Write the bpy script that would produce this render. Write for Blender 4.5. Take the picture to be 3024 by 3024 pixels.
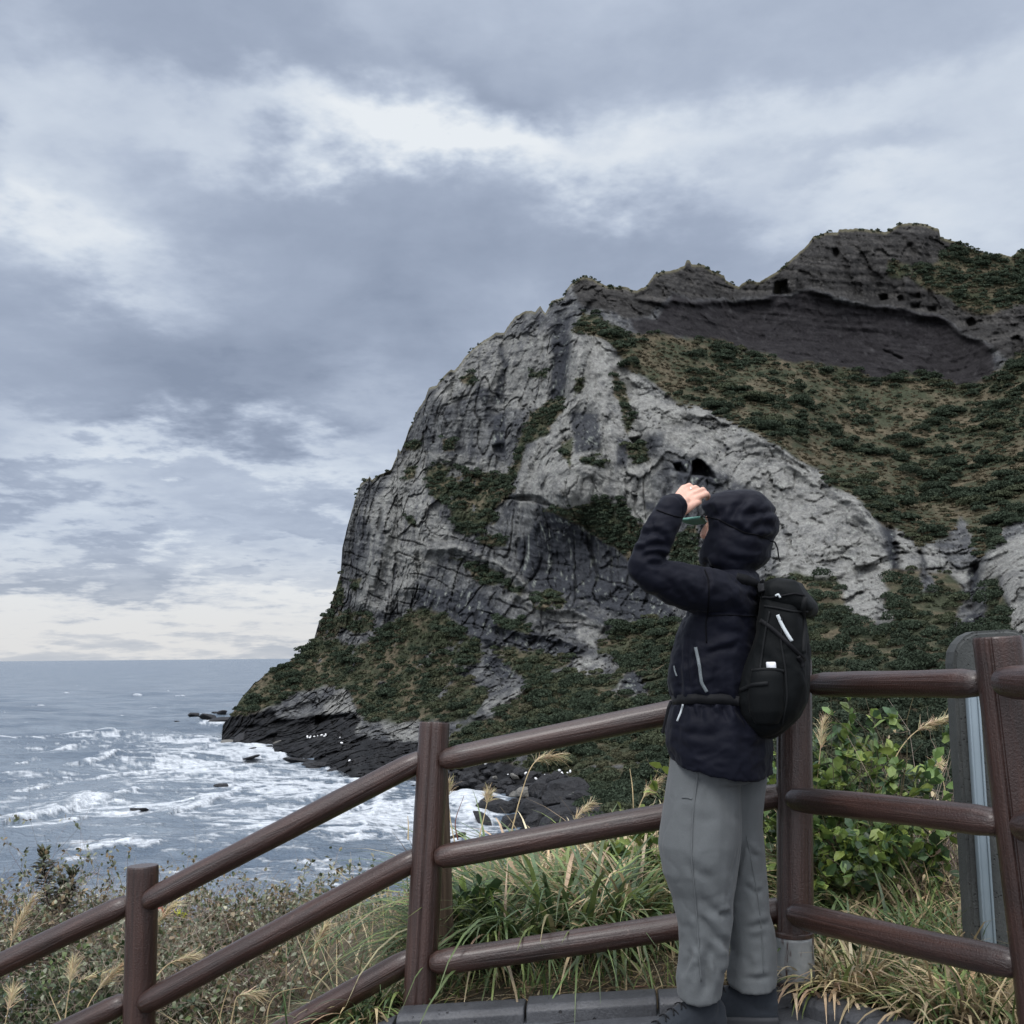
import bpy, bmesh, math, random
import numpy as np
from mathutils import Vector, Matrix

for o in list(bpy.data.objects):
    bpy.data.objects.remove(o)
scene = bpy.context.scene
COL = scene.collection

# ------------------------------------------------------------------ camera
PITCH, ROLL = math.radians(8.02), math.radians(0.54)
CAMZ = 1.22
F_ = np.array([0, math.cos(PITCH), math.sin(PITCH)])
U0 = np.array([0, -math.sin(PITCH), math.cos(PITCH)])
R0 = np.array([1.0, 0, 0])
R_ = math.cos(ROLL) * R0 - math.sin(ROLL) * U0
U_ = math.sin(ROLL) * R0 + math.cos(ROLL) * U0
CAM = np.array([0, 0, CAMZ])
cam = bpy.data.cameras.new("camera")
cam.lens, cam.sensor_width, cam.sensor_height = 36, 36, 36
cam.clip_start, cam.clip_end = 0.05, 120000
camo = bpy.data.objects.new("camera", cam)
COL.objects.link(camo)
M = Matrix.Identity(4)
for i in range(3):
    M[i][0], M[i][1], M[i][2], M[i][3] = R_[i], U_[i], -F_[i], CAM[i]
camo.matrix_world = M
scene.camera = camo


def rays(px, py):
    """viewing direction through a point of the 3024 px photograph, scaled to y = 1"""
    px = np.asarray(px, float); py = np.asarray(py, float)
    u = (px - 1512) / 3024; v = (1512 - py) / 3024
    d = F_ + u[..., None] * R_ + v[..., None] * U_
    return d / d[..., 1:2]


def at(px, py, dist):
    """world point seen at (px, py), dist metres ahead"""
    return CAM + rays(px, py) * np.asarray(dist, float)[..., None]


# ------------------------------------------------------------------ sky, sun, exposure
SUN_EL, SUN_AZ = math.radians(52), math.radians(215)     # azimuth clockwise from +Y : behind the camera, to the left
world = bpy.data.worlds.new("World")
scene.world = world
world.use_nodes = True
nt = world.node_tree
nt.nodes.clear()


def nd(tree, typ, **kw):
    n = tree.nodes.new(typ)
    for k, v in kw.items():
        setattr(n, k, v)
    return n


def math_node(tree, op, a, b=None, c=None, clamp=False):
    n = tree.nodes.new('ShaderNodeMath'); n.operation = op; n.use_clamp = clamp
    for i, v in enumerate((a, b, c)):
        if v is None: continue
        if isinstance(v, (int, float)): n.inputs[i].default_value = v
        else: tree.links.new(v, n.inputs[i])
    return n.outputs[0]


def vmath(tree, op, a, b=None):
    n = tree.nodes.new('ShaderNodeVectorMath'); n.operation = op
    for i, v in enumerate((a, b)):
        if v is None: continue
        if isinstance(v, (tuple, list, np.ndarray)): n.inputs[i].default_value = tuple(float(q) for q in v)
        else: tree.links.new(v, n.inputs[i])
    return n.outputs['Value'] if op in ('DOT_PRODUCT', 'LENGTH') else n.outputs['Vector']


def mixc(tree, fac, a, b, blend='MIX'):
    n = tree.nodes.new('ShaderNodeMix'); n.data_type = 'RGBA'; n.blend_type = blend
    for s, v in ((n.inputs['Factor'], fac), (n.inputs['A'], a), (n.inputs['B'], b)):
        s = s if not isinstance(s, list) else s[0]
        pass
    fi = [i for i in n.inputs if i.name == 'Factor' and i.type == 'VALUE'][0]
    ai = [i for i in n.inputs if i.name == 'A' and i.type == 'RGBA'][0]
    bi = [i for i in n.inputs if i.name == 'B' and i.type == 'RGBA'][0]
    for s, v in ((fi, fac), (ai, a), (bi, b)):
        if isinstance(v, (int, float)): s.default_value = v
        elif isinstance(v, (tuple, list)): s.default_value = tuple(v) + ((1,) if len(v) == 3 else ())
        else: tree.links.new(v, s)
    return [o for o in n.outputs if o.type == 'RGBA'][0]


def ramp(tree, fac, stops, interp='LINEAR'):
    n = tree.nodes.new('ShaderNodeValToRGB'); n.color_ramp.interpolation = interp
    el = n.color_ramp.elements
    while len(el) < len(stops): el.new(0.5)
    for e, (p, c) in zip(el, stops):
        e.position = p
        e.color = tuple(c) + (1,) if hasattr(c, '__len__') else (c, c, c, 1)
    tree.links.new(fac, n.inputs[0])
    return n.outputs[0]


def noise(tree, vec, scale, detail=4, rough=0.55, dist=0.0):
    n = tree.nodes.new('ShaderNodeTexNoise')
    n.inputs['Scale'].default_value = scale; n.inputs['Detail'].default_value = detail
    n.inputs['Roughness'].default_value = rough; n.inputs['Distortion'].default_value = dist
    if vec is not None: tree.links.new(vec, n.inputs['Vector'])
    return n


def smooth(tree, v, a, b):
    n = tree.nodes.new('ShaderNodeMapRange'); n.interpolation_type = 'SMOOTHSTEP'
    n.inputs['From Min'].default_value = a; n.inputs['From Max'].default_value = b
    tree.links.new(v, n.inputs['Value'])
    return n.outputs[0]


def build_sky(t):
    tc = nd(t, 'ShaderNodeTexCoord')
    d = vmath(t, 'NORMALIZE', tc.outputs['Generated'])
    sep = nd(t, 'ShaderNodeSeparateXYZ'); t.links.new(d, sep.inputs[0])
    x, y, z = sep.outputs
    zc = math_node(t, 'MAXIMUM', z, 0.0)
    inv = math_node(t, 'DIVIDE', 1.0, math_node(t, 'ADD', zc, 0.16))
    cb = nd(t, 'ShaderNodeCombineXYZ')
    t.links.new(math_node(t, 'MULTIPLY', x, inv), cb.inputs[0])
    t.links.new(math_node(t, 'MULTIPLY', y, inv), cb.inputs[1])
    cb.inputs[2].default_value = 3.7
    plane = cb.outputs[0]
    # edges of the cloud masses are torn by warping the direction
    w1 = noise(t, plane, 1.7, 6, 0.6).outputs['Color']
    w2 = noise(t, plane, 6.5, 5, 0.6).outputs['Color']
    wv = vmath(t, 'ADD', vmath(t, 'MULTIPLY', vmath(t, 'SUBTRACT', w1, (.5, .5, .5)), (.34, .34, .26)),
               vmath(t, 'MULTIPLY', vmath(t, 'SUBTRACT', w2, (.5, .5, .5)), (.10, .10, .09)))
    wd = vmath(t, 'ADD', d, wv)
    # large cloud masses: (x, y of the photo, half width, half height, tilt in degrees, strength)
    blobs = [(1750, 490, 620, 90, 4, .40), (1150, 440, 420, 70, 10, .30), (2560, 520, 420, 80, -8, .40), (2250, 330, 700, 90, -3, .24), (2700, 160, 500, 120, 0, .14), (1700, 460, 1100, 220, 3, .12),
             (120, 620, 220, 190, 30, .34), (330, 830, 300, 80, 35, .24), (1150, 180, 260, 50, 28, .10), (560, 420, 330, 100, 6, .14), (2950, 620, 260, 120, 0, .25),
             (1120, 1270, 240, 120, -12, .34), (500, 1790, 800, 90, 0, .46), (300, 1880, 1200, 70, 0, .3), (180, 1300, 420, 70, 14, .26), (640, 1390, 500, 45, 0, .22),
             (180, 1540, 500, 55, -6, .30), (850, 1620, 300, 50, -5, .26),
             (750, 200, 900, 120, 4, -.26), (2100, 130, 900, 110, 3, -.16), (1500, 330, 260, 60, 20, -.22), (2150, 560, 360, 110, -10, -.30), (2700, 420, 300, 60, 10, -.16), (2330, 610, 380, 90, -8, -.20), (900, 560, 300, 60, 6, -.14), (1250, 600, 260, 60, -6, -.10),
             (950, 720, 420, 130, 8, -.20), (650, 1080, 520, 170, 8, -.30), (1500, 800, 600, 150, 0, -.10), (30, 560, 70, 110, 10, -.55),
             (750, 1260, 420, 60, 0, -.26), (250, 1440, 500, 40, 0, -.22), (700, 1500, 500, 38, -4, -.2), (220, 1660, 420, 40, 0, -.26), (860, 1740, 90, 40, 0, -.30), (900, 1570, 250, 30, 0, -.2)]
    acc = None
    for (px, py, hw, hh, tilt, s) in blobs:
        c = rays(px, py); c = c / np.linalg.norm(c)
        a = math.radians(tilt)
        r = math.cos(a) * R_ - math.sin(a) * U_
        u = math.sin(a) * R_ + math.cos(a) * U_
        q = vmath(t, 'SUBTRACT', wd, c)
        qx = vmath(t, 'DOT_PRODUCT', q, r * (3024 / hw))
        qz = vmath(t, 'DOT_PRODUCT', q, u * (3024 / hh))
        r2 = math_node(t, 'ADD', math_node(t, 'MULTIPLY', qx, qx), math_node(t, 'MULTIPLY', qz, qz))
        g = math_node(t, 'MULTIPLY', math_node(t, 'POWER', 2.718, math_node(t, 'MULTIPLY', r2, -0.8)), s)
        acc = g if acc is None else math_node(t, 'ADD', acc, g)
    front = smooth(t, y, 0.0, 0.4)
    acc = math_node(t, 'MULTIPLY', acc, front)
    n1 = noise(t, plane, 1.25, 7, 0.56, 0.35).outputs['Fac']
    n2 = noise(t, plane, 4.2, 6, 0.58, 0.2).outputs['Fac']
    v = math_node(t, 'ADD', math_node(t, 'MULTIPLY', math_node(t, 'SUBTRACT', n1, .5), 0.74),
                  math_node(t, 'MULTIPLY', math_node(t, 'SUBTRACT', n2, .5), 0.34))
    v = math_node(t, 'ADD', math_node(t, 'ADD', v, acc), 0.44)
    col = ramp(t, v, [(0.0, (.255, .308, .415)), (.30, (.365, .428, .550)), (.52, (.485, .555, .680)), (.75, (.645, .715, .815)), (1.0, (.84, .885, .93))])
    warm = smooth(t, z, 0.13, 0.0)
    col = mixc(t, math_node(t, 'MULTIPLY', warm, .75), col, mixc(t, smooth(t, v, .2, .9), (.48, .52, .575), (.76, .745, .73)))
    # unseen sky overhead and behind the viewer, brightened to add light to the scene
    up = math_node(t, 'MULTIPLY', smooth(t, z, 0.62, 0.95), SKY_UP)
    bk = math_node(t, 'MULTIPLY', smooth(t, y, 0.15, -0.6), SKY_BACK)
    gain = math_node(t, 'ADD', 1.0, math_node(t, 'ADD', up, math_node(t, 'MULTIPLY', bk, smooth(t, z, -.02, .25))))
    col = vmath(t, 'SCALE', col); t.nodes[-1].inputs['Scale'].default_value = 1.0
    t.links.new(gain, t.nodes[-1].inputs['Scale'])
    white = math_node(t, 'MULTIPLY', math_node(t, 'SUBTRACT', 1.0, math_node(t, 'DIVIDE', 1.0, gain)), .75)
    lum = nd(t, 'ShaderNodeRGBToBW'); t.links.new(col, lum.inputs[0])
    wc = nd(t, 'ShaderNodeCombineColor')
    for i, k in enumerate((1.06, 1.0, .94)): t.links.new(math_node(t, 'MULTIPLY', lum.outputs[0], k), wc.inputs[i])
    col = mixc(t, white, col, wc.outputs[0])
    sky = nd(t, 'ShaderNodeTexSky', sky_type='NISHITA', sun_disc=False)
    sky.sun_elevation, sky.sun_rotation = SUN_EL, SUN_AZ
    b1 = nd(t, 'ShaderNodeBackground'); b1.inputs['Strength'].default_value = 0.05
    t.links.new(sky.outputs[0], b1.inputs[0])
    b2 = nd(t, 'ShaderNodeBackground'); b2.inputs['Strength'].default_value = 1.0
    t.links.new(col, b2.inputs[0])
    mx = nd(t, 'ShaderNodeMixShader'); mx.inputs[0].default_value = 0.95
    t.links.new(b1.outputs[0], mx.inputs[1]); t.links.new(b2.outputs[0], mx.inputs[2])
    out = nd(t, 'ShaderNodeOutputWorld')
    t.links.new(mx.outputs[0], out.inputs[0])


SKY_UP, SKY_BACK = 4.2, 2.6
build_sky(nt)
world.cycles.sampling_method = 'MANUAL'
world.cycles.sample_map_resolution = 1024
sun = bpy.data.lights.new("sun", 'SUN')
sun.energy, sun.angle, sun.color = 1.3, math.radians(20), (1.0, .97, .93)
suno = bpy.data.objects.new("sun", sun)
COL.objects.link(suno)
sd = Vector((math.sin(SUN_AZ) * math.cos(SUN_EL), math.cos(SUN_AZ) * math.cos(SUN_EL), math.sin(SUN_EL)))
suno.rotation_euler = sd.to_track_quat('Z', 'Y').to_euler()
suno.location = (0, -5, 30)
scene.view_settings.view_transform = 'Standard'
scene.view_settings.look = 'None'
scene.view_settings.exposure = 0.0
scene.view_settings.gamma = 1.0
scene.view_settings.use_curve_mapping = False
try:
    scene.cycles.use_denoising = True
    scene.cycles.max_bounces = 6
    scene.cycles.diffuse_bounces = 3
    scene.cycles.glossy_bounces = 2
    scene.cycles.transmission_bounces = 3
    scene.cycles.caustics_reflective = False
    scene.cycles.caustics_refractive = False
except Exception:
    pass

# ------------------------------------------------------------------ helpers
RNG = np.random.default_rng(11)
_perm = np.random.default_rng(5).permutation(256)
_perm = np.concatenate([_perm, _perm, _perm])
_g = np.random.default_rng(6).normal(size=(256, 3)); _g /= np.linalg.norm(_g, axis=1)[:, None]


def pn(p):
    """gradient noise at points p (..., 3), about -0.7 .. 0.7"""
    p = np.asarray(p, float)
    i = np.floor(p).astype(np.int64); f = p - i
    i &= 255
    w = f * f * f * (f * (f * 6 - 15) + 10)
    out = 0
    for dx in (0, 1):
        wx = w[..., 0] if dx else 1 - w[..., 0]
        for dy in (0, 1):
            wy = w[..., 1] if dy else 1 - w[..., 1]
            for dz in (0, 1):
                wz = w[..., 2] if dz else 1 - w[..., 2]
                h = _perm[_perm[_perm[(i[..., 0] + dx) & 255] + ((i[..., 1] + dy) & 255)] + ((i[..., 2] + dz) & 255)]
                g = _g[h]
                dot = g[..., 0] * (f[..., 0] - dx) + g[..., 1] * (f[..., 1] - dy) + g[..., 2] * (f[..., 2] - dz)
                out = out + wx * wy * wz * dot
    return out


def fbm(p, octaves=4, gain=0.5, lac=2.03, seed=0.0):
    p = np.asarray(p, float) + seed * 17.31
    s, a, n = 0, 1.0, 0
    for _ in range(octaves):
        s = s + a * pn(p); n += a; a *= gain; p = p * lac + 3.1
    return s / n * 1.6


def ridged(p, octaves=4, gain=0.5, lac=2.03, seed=0.0):
    p = np.asarray(p, float) + seed * 13.7
    s, a, n = 0, 1.0, 0
    for _ in range(octaves):
        s = s + a * (1 - np.minimum(1, np.abs(pn(p)) * 2.4)); n += a; a *= gain; p = p * lac + 7.7
    return s / n


def sstep(v, a, b):
    t = np.clip((np.asarray(v, float) - a) / (b - a), 0, 1)
    return t * t * (3 - 2 * t)


def sdf_poly(poly, X, Y, margin=120):
    """signed distance (negative inside) to a polygon, only worked out near it"""
    P = np.asarray(poly, float)
    out = np.full(X.shape, 1e3)
    b = (X > P[:, 0].min() - margin) & (X < P[:, 0].max() + margin) & (Y > P[:, 1].min() - margin) & (Y < P[:, 1].max() + margin)
    x, y = X[b], Y[b]
    if x.size == 0: return out
    d = np.full(x.shape, 1e9); ins = np.zeros(x.shape, bool)
    n = len(P)
    for i in range(n):
        x1, y1 = P[i]; x2, y2 = P[(i + 1) % n]
        ex, ey = x2 - x1, y2 - y1
        t = np.clip(((x - x1) * ex + (y - y1) * ey) / (ex * ex + ey * ey + 1e-9), 0, 1)
        d = np.minimum(d, (x - x1 - t * ex) ** 2 + (y - y1 - t * ey) ** 2)
        c = ((y1 > y) != (y2 > y)) & (x < (x2 - x1) * (y - y1) / (y2 - y1 + 1e-12) + x1)
        ins ^= c
    d = np.sqrt(d)
    out[b] = np.where(ins, -d, d)
    return out


def srgb(r, g, b):
    f = lambda c: (c / 255 / 12.92) if c / 255 <= .04045 else ((c / 255 + .055) / 1.055) ** 2.4
    return np.array([f(r), f(g), f(b)])


def tag(o, label=None, cat=None, group=None, kind=None):
    if label: o["label"] = label
    if cat: o["category"] = cat
    if group: o["group"] = group
    if kind: o["kind"] = kind
    return o


def link(name, me, mat=None, parent=None, smooth_=False):
    o = bpy.data.objects.new(name, me)
    COL.objects.link(o)
    if mat: me.materials.append(mat)
    if parent: o.parent = parent; o.matrix_parent_inverse = parent.matrix_world.inverted()
    if smooth_: me.polygons.foreach_set('use_smooth', [True] * len(me.polygons))
    return o


def empty(name, loc=(0, 0, 0)):
    o = bpy.data.objects.new(name, None)
    COL.objects.link(o)
    o.location = loc
    o.empty_display_size = .1
    o.matrix_world = Matrix.Translation(Vector([float(v) for v in loc]))
    return o


def mesh_np(name, V, faces, cols=None, attrs=None):
    """faces: int array (n,k) or list of such arrays"""
    me = bpy.data.meshes.new(name)
    if isinstance(faces, np.ndarray): faces = [faces]
    faces = [np.asarray(f, np.int32) for f in faces if len(f)]
    V = np.asarray(V, np.float32)
    loops = np.concatenate([f.ravel() for f in faces])
    sizes = np.concatenate([np.full(len(f), f.shape[1], np.int32) for f in faces])
    starts = np.concatenate([[0], np.cumsum(sizes)[:-1]]).astype(np.int32)
    me.vertices.add(len(V)); me.vertices.foreach_set('co', V.ravel())
    me.loops.add(len(loops)); me.loops.foreach_set('vertex_index', loops)
    me.polygons.add(len(sizes)); me.polygons.foreach_set('loop_start', starts); me.polygons.foreach_set('loop_total', sizes)
    if cols is not None:
        a = me.attributes.new('col', 'FLOAT_COLOR', 'POINT')
        c = np.ones((len(V), 4), np.float32); c[:, :3] = cols
        a.data.foreach_set('color', c.ravel())
    for k, v in (attrs or {}).items():
        v = np.asarray(v, np.float32)
        if v.ndim == 1:
            me.attributes.new(k, 'FLOAT', 'POINT').data.foreach_set('value', v)
        else:
            me.attributes.new(k, 'FLOAT_VECTOR', 'POINT').data.foreach_set('vector', v.ravel())
    me.update(calc_edges=True)
    me.validate()
    return me


def grid_faces(R, C):
    i = np.arange(R * C).reshape(R, C)
    return np.stack([i[:-1, :-1].ravel(), i[1:, :-1].ravel(), i[1:, 1:].ravel(), i[:-1, 1:].ravel()], 1)


class Soup:
    """loose quads collected into one mesh: leaves, blades, twigs"""
    def __init__(s): s.q = []; s.c = []

    def quads(s, q, c):
        q = np.asarray(q, float).reshape(-1, 4, 3)
        c = np.broadcast_to(np.asarray(c, float), (len(q), 3)) if np.ndim(c) < 2 else np.asarray(c)
        s.q.append(q); s.c.append(c)

    def mesh(s, name):
        q = np.concatenate(s.q); c = np.concatenate(s.c)
        V = q.reshape(-1, 3)
        return mesh_np(name, V, np.arange(len(V)).reshape(-1, 4), np.repeat(c, 4, 0))

    def build(s, name, mat, parent=None):
        return link(name, s.mesh(name), mat, parent)


def unit(v):
    v = np.asarray(v, float)
    return v / (np.linalg.norm(v, axis=-1, keepdims=True) + 1e-12)


# ------------------------------------------------------------------ materials
def material(name):
    m = bpy.data.materials.new(name); m.use_nodes = True
    t = m.node_tree; t.nodes.clear()
    out = nd(t, 'ShaderNodeOutputMaterial')
    p = nd(t, 'ShaderNodeBsdfPrincipled')
    t.links.new(p.outputs[0], out.inputs[0])
    return m, t, p, out


def setcol(t, p, v):
    if isinstance(v, (tuple, list, np.ndarray)): p.inputs['Base Color'].default_value = tuple(v) + (1,)
    else: t.links.new(v, p.inputs['Base Color'])


def bump(t, p, h, strength, dist):
    b = nd(t, 'ShaderNodeBump'); b.inputs['Strength'].default_value = strength; b.inputs['Distance'].default_value = dist
    t.links.new(h, b.inputs['Height'])
    t.links.new(b.outputs[0], p.inputs['Normal'])
    return b


def attr(t, name):
    return nd(t, 'ShaderNodeAttribute', attribute_name=name)


def mat_leaf(name, rough=.5, trans=.25, spec=.3):
    m, t, p, out = material(name)
    a = attr(t, 'col')
    pos = nd(t, 'ShaderNodeNewGeometry')
    n = noise(t, pos.outputs['Position'], 9.0, 3).outputs['Fac']
    col = mixc(t, .5, a.outputs['Color'], ramp(t, n, [(.3, .25), (.7, .85)]), 'OVERLAY')
    setcol(t, p, col)
    p.inputs['Roughness'].default_value = rough
    p.inputs['Specular IOR Level'].default_value = spec
    tr = nd(t, 'ShaderNodeBsdfTranslucent'); t.links.new(col, tr.inputs[0])
    mx = nd(t, 'ShaderNodeMixShader'); mx.inputs[0].default_value = trans
    t.links.new(p.outputs[0], mx.inputs[1]); t.links.new(tr.outputs[0], mx.inputs[2])
    t.links.new(mx.outputs[0], out.inputs[0])
    return m


def mat_simple(name, col, rough=.7, nscale=20, namp=.25, bscale=None, bdist=.002, bstr=.5, metal=0, spec=.4):
    m, t, p, out = material(name)
    tc = nd(t, 'ShaderNodeTexCoord')
    n = noise(t, tc.outputs['Object'], nscale, 5, .6).outputs['Fac']
    c = np.array(col)
    setcol(t, p, ramp(t, n, [(.25, tuple(c * (1 - namp))), (.75, tuple(np.minimum(1, c * (1 + namp))))]))
    p.inputs['Roughness'].default_value = rough; p.inputs['Metallic'].default_value = metal
    p.inputs['Specular IOR Level'].default_value = spec
    if bscale:
        bump(t, p, noise(t, tc.outputs['Object'], bscale, 5, .6).outputs['Fac'], bstr, bdist)
    return m


M_FAR_LEAF = mat_leaf('far_foliage', .7, .15, .06)
M_LEAF = mat_leaf('leaf', .42, .22, .4)
M_DRY = mat_leaf('dry_blade', .6, .3, .2)
# ------------------------------------------------------------------ headland (hill)
c1 = lambda *a: [(1000 + a[i] / 1.932, 600 + a[i + 1] / 1.932) for i in range(0, len(a), 2)]
c2 = lambda *a: [(2000 + a[i] / 1.887, 600 + a[i + 1] / 1.887) for i in range(0, len(a), 2)]
c3 = lambda *a: [(600 + a[i] / 1.932, 1500 + a[i + 1] / 1.932) for i in range(0, len(a), 2)]
c4 = lambda *a: [(1600 + a[i] / 1.932, 1350 + a[i + 1] / 1.932) for i in range(0, len(a), 2)]
c7 = lambda *a: [(2024 + a[i] / 1.932, 2024 + a[i + 1] / 1.932) for i in range(0, len(a), 2)]
cr = lambda *a: [(2400 + a[i] / 3.096, 1500 + a[i + 1] / 3.096) for i in range(0, len(a), 2)]
cm = lambda *a: [(1400 + a[i] / 3.22, 1700 + a[i + 1] / 3.22) for i in range(0, len(a), 2)]

SKYLINE = [(655, 2176), (658, 2140), (683, 2111), (711, 2064), (750, 2018), (797, 1981), (833, 1971), (879, 1935), (926, 1893), (942, 1836), (973, 1800), (991, 1743),
           (1006, 1691), (1011, 1619), (1024, 1562), (1036, 1520), (1047, 1480), (1065, 1428), (1088, 1410), (1092, 1404), (1098, 1418), (1122, 1402), (1155, 1387), (1172, 1345), (1175, 1326),
           (1183, 1335), (1199, 1294), (1207, 1270), (1222, 1240), (1226, 1222), (1236, 1206), (1254, 1182), (1267, 1143), (1290, 1137), (1311, 1110), (1331, 1092), (1342, 1094), (1373, 1055),
           (1409, 1017), (1445, 996), (1466, 980), (1489, 983), (1507, 952), (1523, 936), (1554, 916), (1580, 921), (1595, 904), (1611, 926), (1629, 887), (1665, 880), (1673, 854), (1683, 841),
           (1714, 820), (1735, 817), (1761, 828), (1787, 843), (1849, 848), (1880, 859), (1911, 843), (1932, 810), (1958, 802), (1994, 797), (2021, 783), (2028, 769), (2036, 769), (2042, 780),
           (2079, 783), (2106, 801), (2138, 812), (2143, 828), (2183, 846), (2207, 829), (2244, 831), (2297, 801), (2339, 764), (2376, 732), (2403, 698), (2440, 687), (2474, 687), (2478, 679),
           (2530, 673), (2615, 685), (2657, 661), (2721, 658), (2773, 677), (2777, 701), (2827, 714), (2869, 735), (2919, 751), (2954, 748), (2986, 759), (3007, 740), (3023, 738), (3150, 760), (3300, 800), (3420, 830), (3560, 900), (3700, 960), (3850, 1060), (3960, 1220), (4040, 1500), (4090, 1900)]
BOTTOM = [(655, 2190), (661, 2194), (703, 2209), (771, 2216), (833, 2225), (880, 2234), (962, 2256), (1055, 2300), (1200, 2318), (1316, 2330), (1445, 2364), (1500, 2412), (1560, 2490), (1700, 2640), (3300, 2720), (4100, 2760)]
DEPTH = [(661, 2173, 333), (683, 2111, 338), (797, 1981, 345), (926, 1893, 350), (1006, 1691, 352), (1024, 1562, 352), (1065, 1428, 352), (1173, 1330, 350), (1267, 1143, 350), (1409, 1017, 350),
         (1554, 916, 348), (1735, 817, 345), (1932, 810, 350), (2183, 846, 365), (2403, 698, 380), (2721, 658, 390), (2919, 751, 385), (3300, 790, 380), (3700, 960, 365), (3850, 1060, 350), (4090, 1900, 190), (3800, 1500, 215), (3800, 2000, 130), (4100, 2700, 75),
         (703, 2200, 305), (771, 2209, 292), (880, 2224, 272), (962, 2247, 246), (1055, 2291, 217), (1200, 2308, 205), (1316, 2318, 199), (1445, 2350, 186), (1548, 2440, 156),
         (900, 2160, 298), (1000, 2150, 288), (1000, 2050, 312), (1200, 2150, 262), (1200, 1950, 304), (1200, 1750, 320), (1300, 1500, 322), (1300, 1200, 338), (850, 2080, 322),
         (1400, 2240, 215), (1500, 2200, 212), (1500, 2000, 258), (1500, 1800, 286), (1600, 1600, 288), (1500, 1400, 312), (1650, 1450, 276), (1720, 1000, 314), (1750, 1200, 296), (1600, 1200, 318),
         (1720, 1540, 281), (1700, 1640, 284), (1900, 1800, 258), (1800, 2000, 230), (1750, 2150, 200), (1700, 2300, 172), (1650, 2450, 140),
         (2000, 1199, 290), (2297, 1315, 264), (2546, 1485, 240), (2609, 1554, 232), (2100, 1400, 264), (2300, 1500, 246), (2450, 1650, 224), (2300, 1750, 214), (2600, 1720, 205), (2500, 1850, 190), (2750, 1700, 200),
         (2143, 1060, 335), (2400, 1150, 330), (2700, 1180, 335), (2900, 1180, 330), (2500, 1300, 300), (2800, 1350, 290), (2950, 1300, 290), (2700, 1480, 262), (2900, 1530, 236),
         (2200, 1000, 352), (2500, 1040, 358), (2800, 1090, 358), (2300, 850, 362), (2700, 850, 372), (3000, 950, 360), (2950, 1050, 340),
         (2850, 1750, 195), (3000, 1700, 178), (3000, 1850, 165), (2800, 2000, 155), (2500, 2100, 150), (2900, 2200, 125), (2400, 2300, 135), (2200, 2400, 130), (2700, 2400, 110), (3000, 2400, 105),
         (2000, 2450, 128), (2500, 2600, 90), (3000, 2600, 85), (1600, 2600, 110), (3300, 1500, 220), (3300, 2000, 130), (3300, 2600, 80)]


class TPS:
    def __init__(s, pts, lam=0.02):
        P = np.asarray(pts, float); s.c = P[:, :2] / 1000; n = len(P)
        K = s.k(np.linalg.norm(s.c[:, None] - s.c[None], axis=2)) + lam * np.eye(n) * .05
        A = np.zeros((n + 3, n + 3)); A[:n, :n] = K
        A[:n, n] = 1; A[:n, n + 1:] = s.c; A[n:, :n] = A[:n, n:].T
        s.w = np.linalg.solve(A, np.concatenate([1 / P[:, 2] * 100, np.zeros(3)]))

    @staticmethod
    def k(r): return r * r * np.log(r + 1e-9)

    def __call__(s, X, Y):
        sh = X.shape; q = np.stack([X.ravel(), Y.ravel()], 1) / 1000; out = np.empty(len(q)); n = len(s.c)
        for i in range(0, len(q), 50000):
            b = q[i:i + 50000]
            r = np.sqrt(((b[:, None] - s.c[None]) ** 2).sum(2))
            out[i:i + 50000] = s.k(r) @ s.w[:n] + s.w[n] + b @ s.w[n + 1:]
        return (100 / np.clip(out, .22, 2)).reshape(sh)


tps = TPS(DEPTH)
sk = np.array(SKYLINE); bt = np.array(BOTTOM)
seg = np.hypot(np.diff(sk[:, 0]), np.diff(sk[:, 1])); cum = np.concatenate([[0], np.cumsum(seg)])
NC = 1330
u = np.linspace(0, cum[-1], NC)
xs = np.interp(u, cum, sk[:, 0]); ys = np.interp(u, cum, sk[:, 1])
jit = fbm(np.stack([u / 38, u * 0, u * 0], 1), 4, .6) * 6.5 + fbm(np.stack([u / 7, u * 0 + 5, u * 0], 1), 2) * 2.2
jit *= sstep(u, 0, 120)
ys = ys + jit
yb = np.interp(xs, bt[:, 0], bt[:, 1])
NR = 520
tt = np.linspace(0, 1, NR) ** 1.05
GX = np.repeat(xs[None], NR, 0); GY = ys[None] * (1 - tt[:, None]) + yb[None] * tt[:, None]
D0 = tps(GX, GY)
PB = at(GX, GY, D0)
wx = fbm(PB / 9.0, 4, .55, seed=1) * 15; wy = fbm(PB / 9.0, 4, .55, seed=2) * 15
wx += fbm(PB / 2.2, 3, .6, seed=7) * 5; wy += fbm(PB / 2.2, 3, .6, seed=8) * 5
WX, WY = GX + wx, GY + wy


def region(polys, soft=6.0, grow=0.0):
    m = np.zeros(GX.shape)
    for p in polys:
        m = np.maximum(m, 1 - sstep(sdf_poly(p, WX, WY), grow - soft, grow + soft))
    return m


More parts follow.
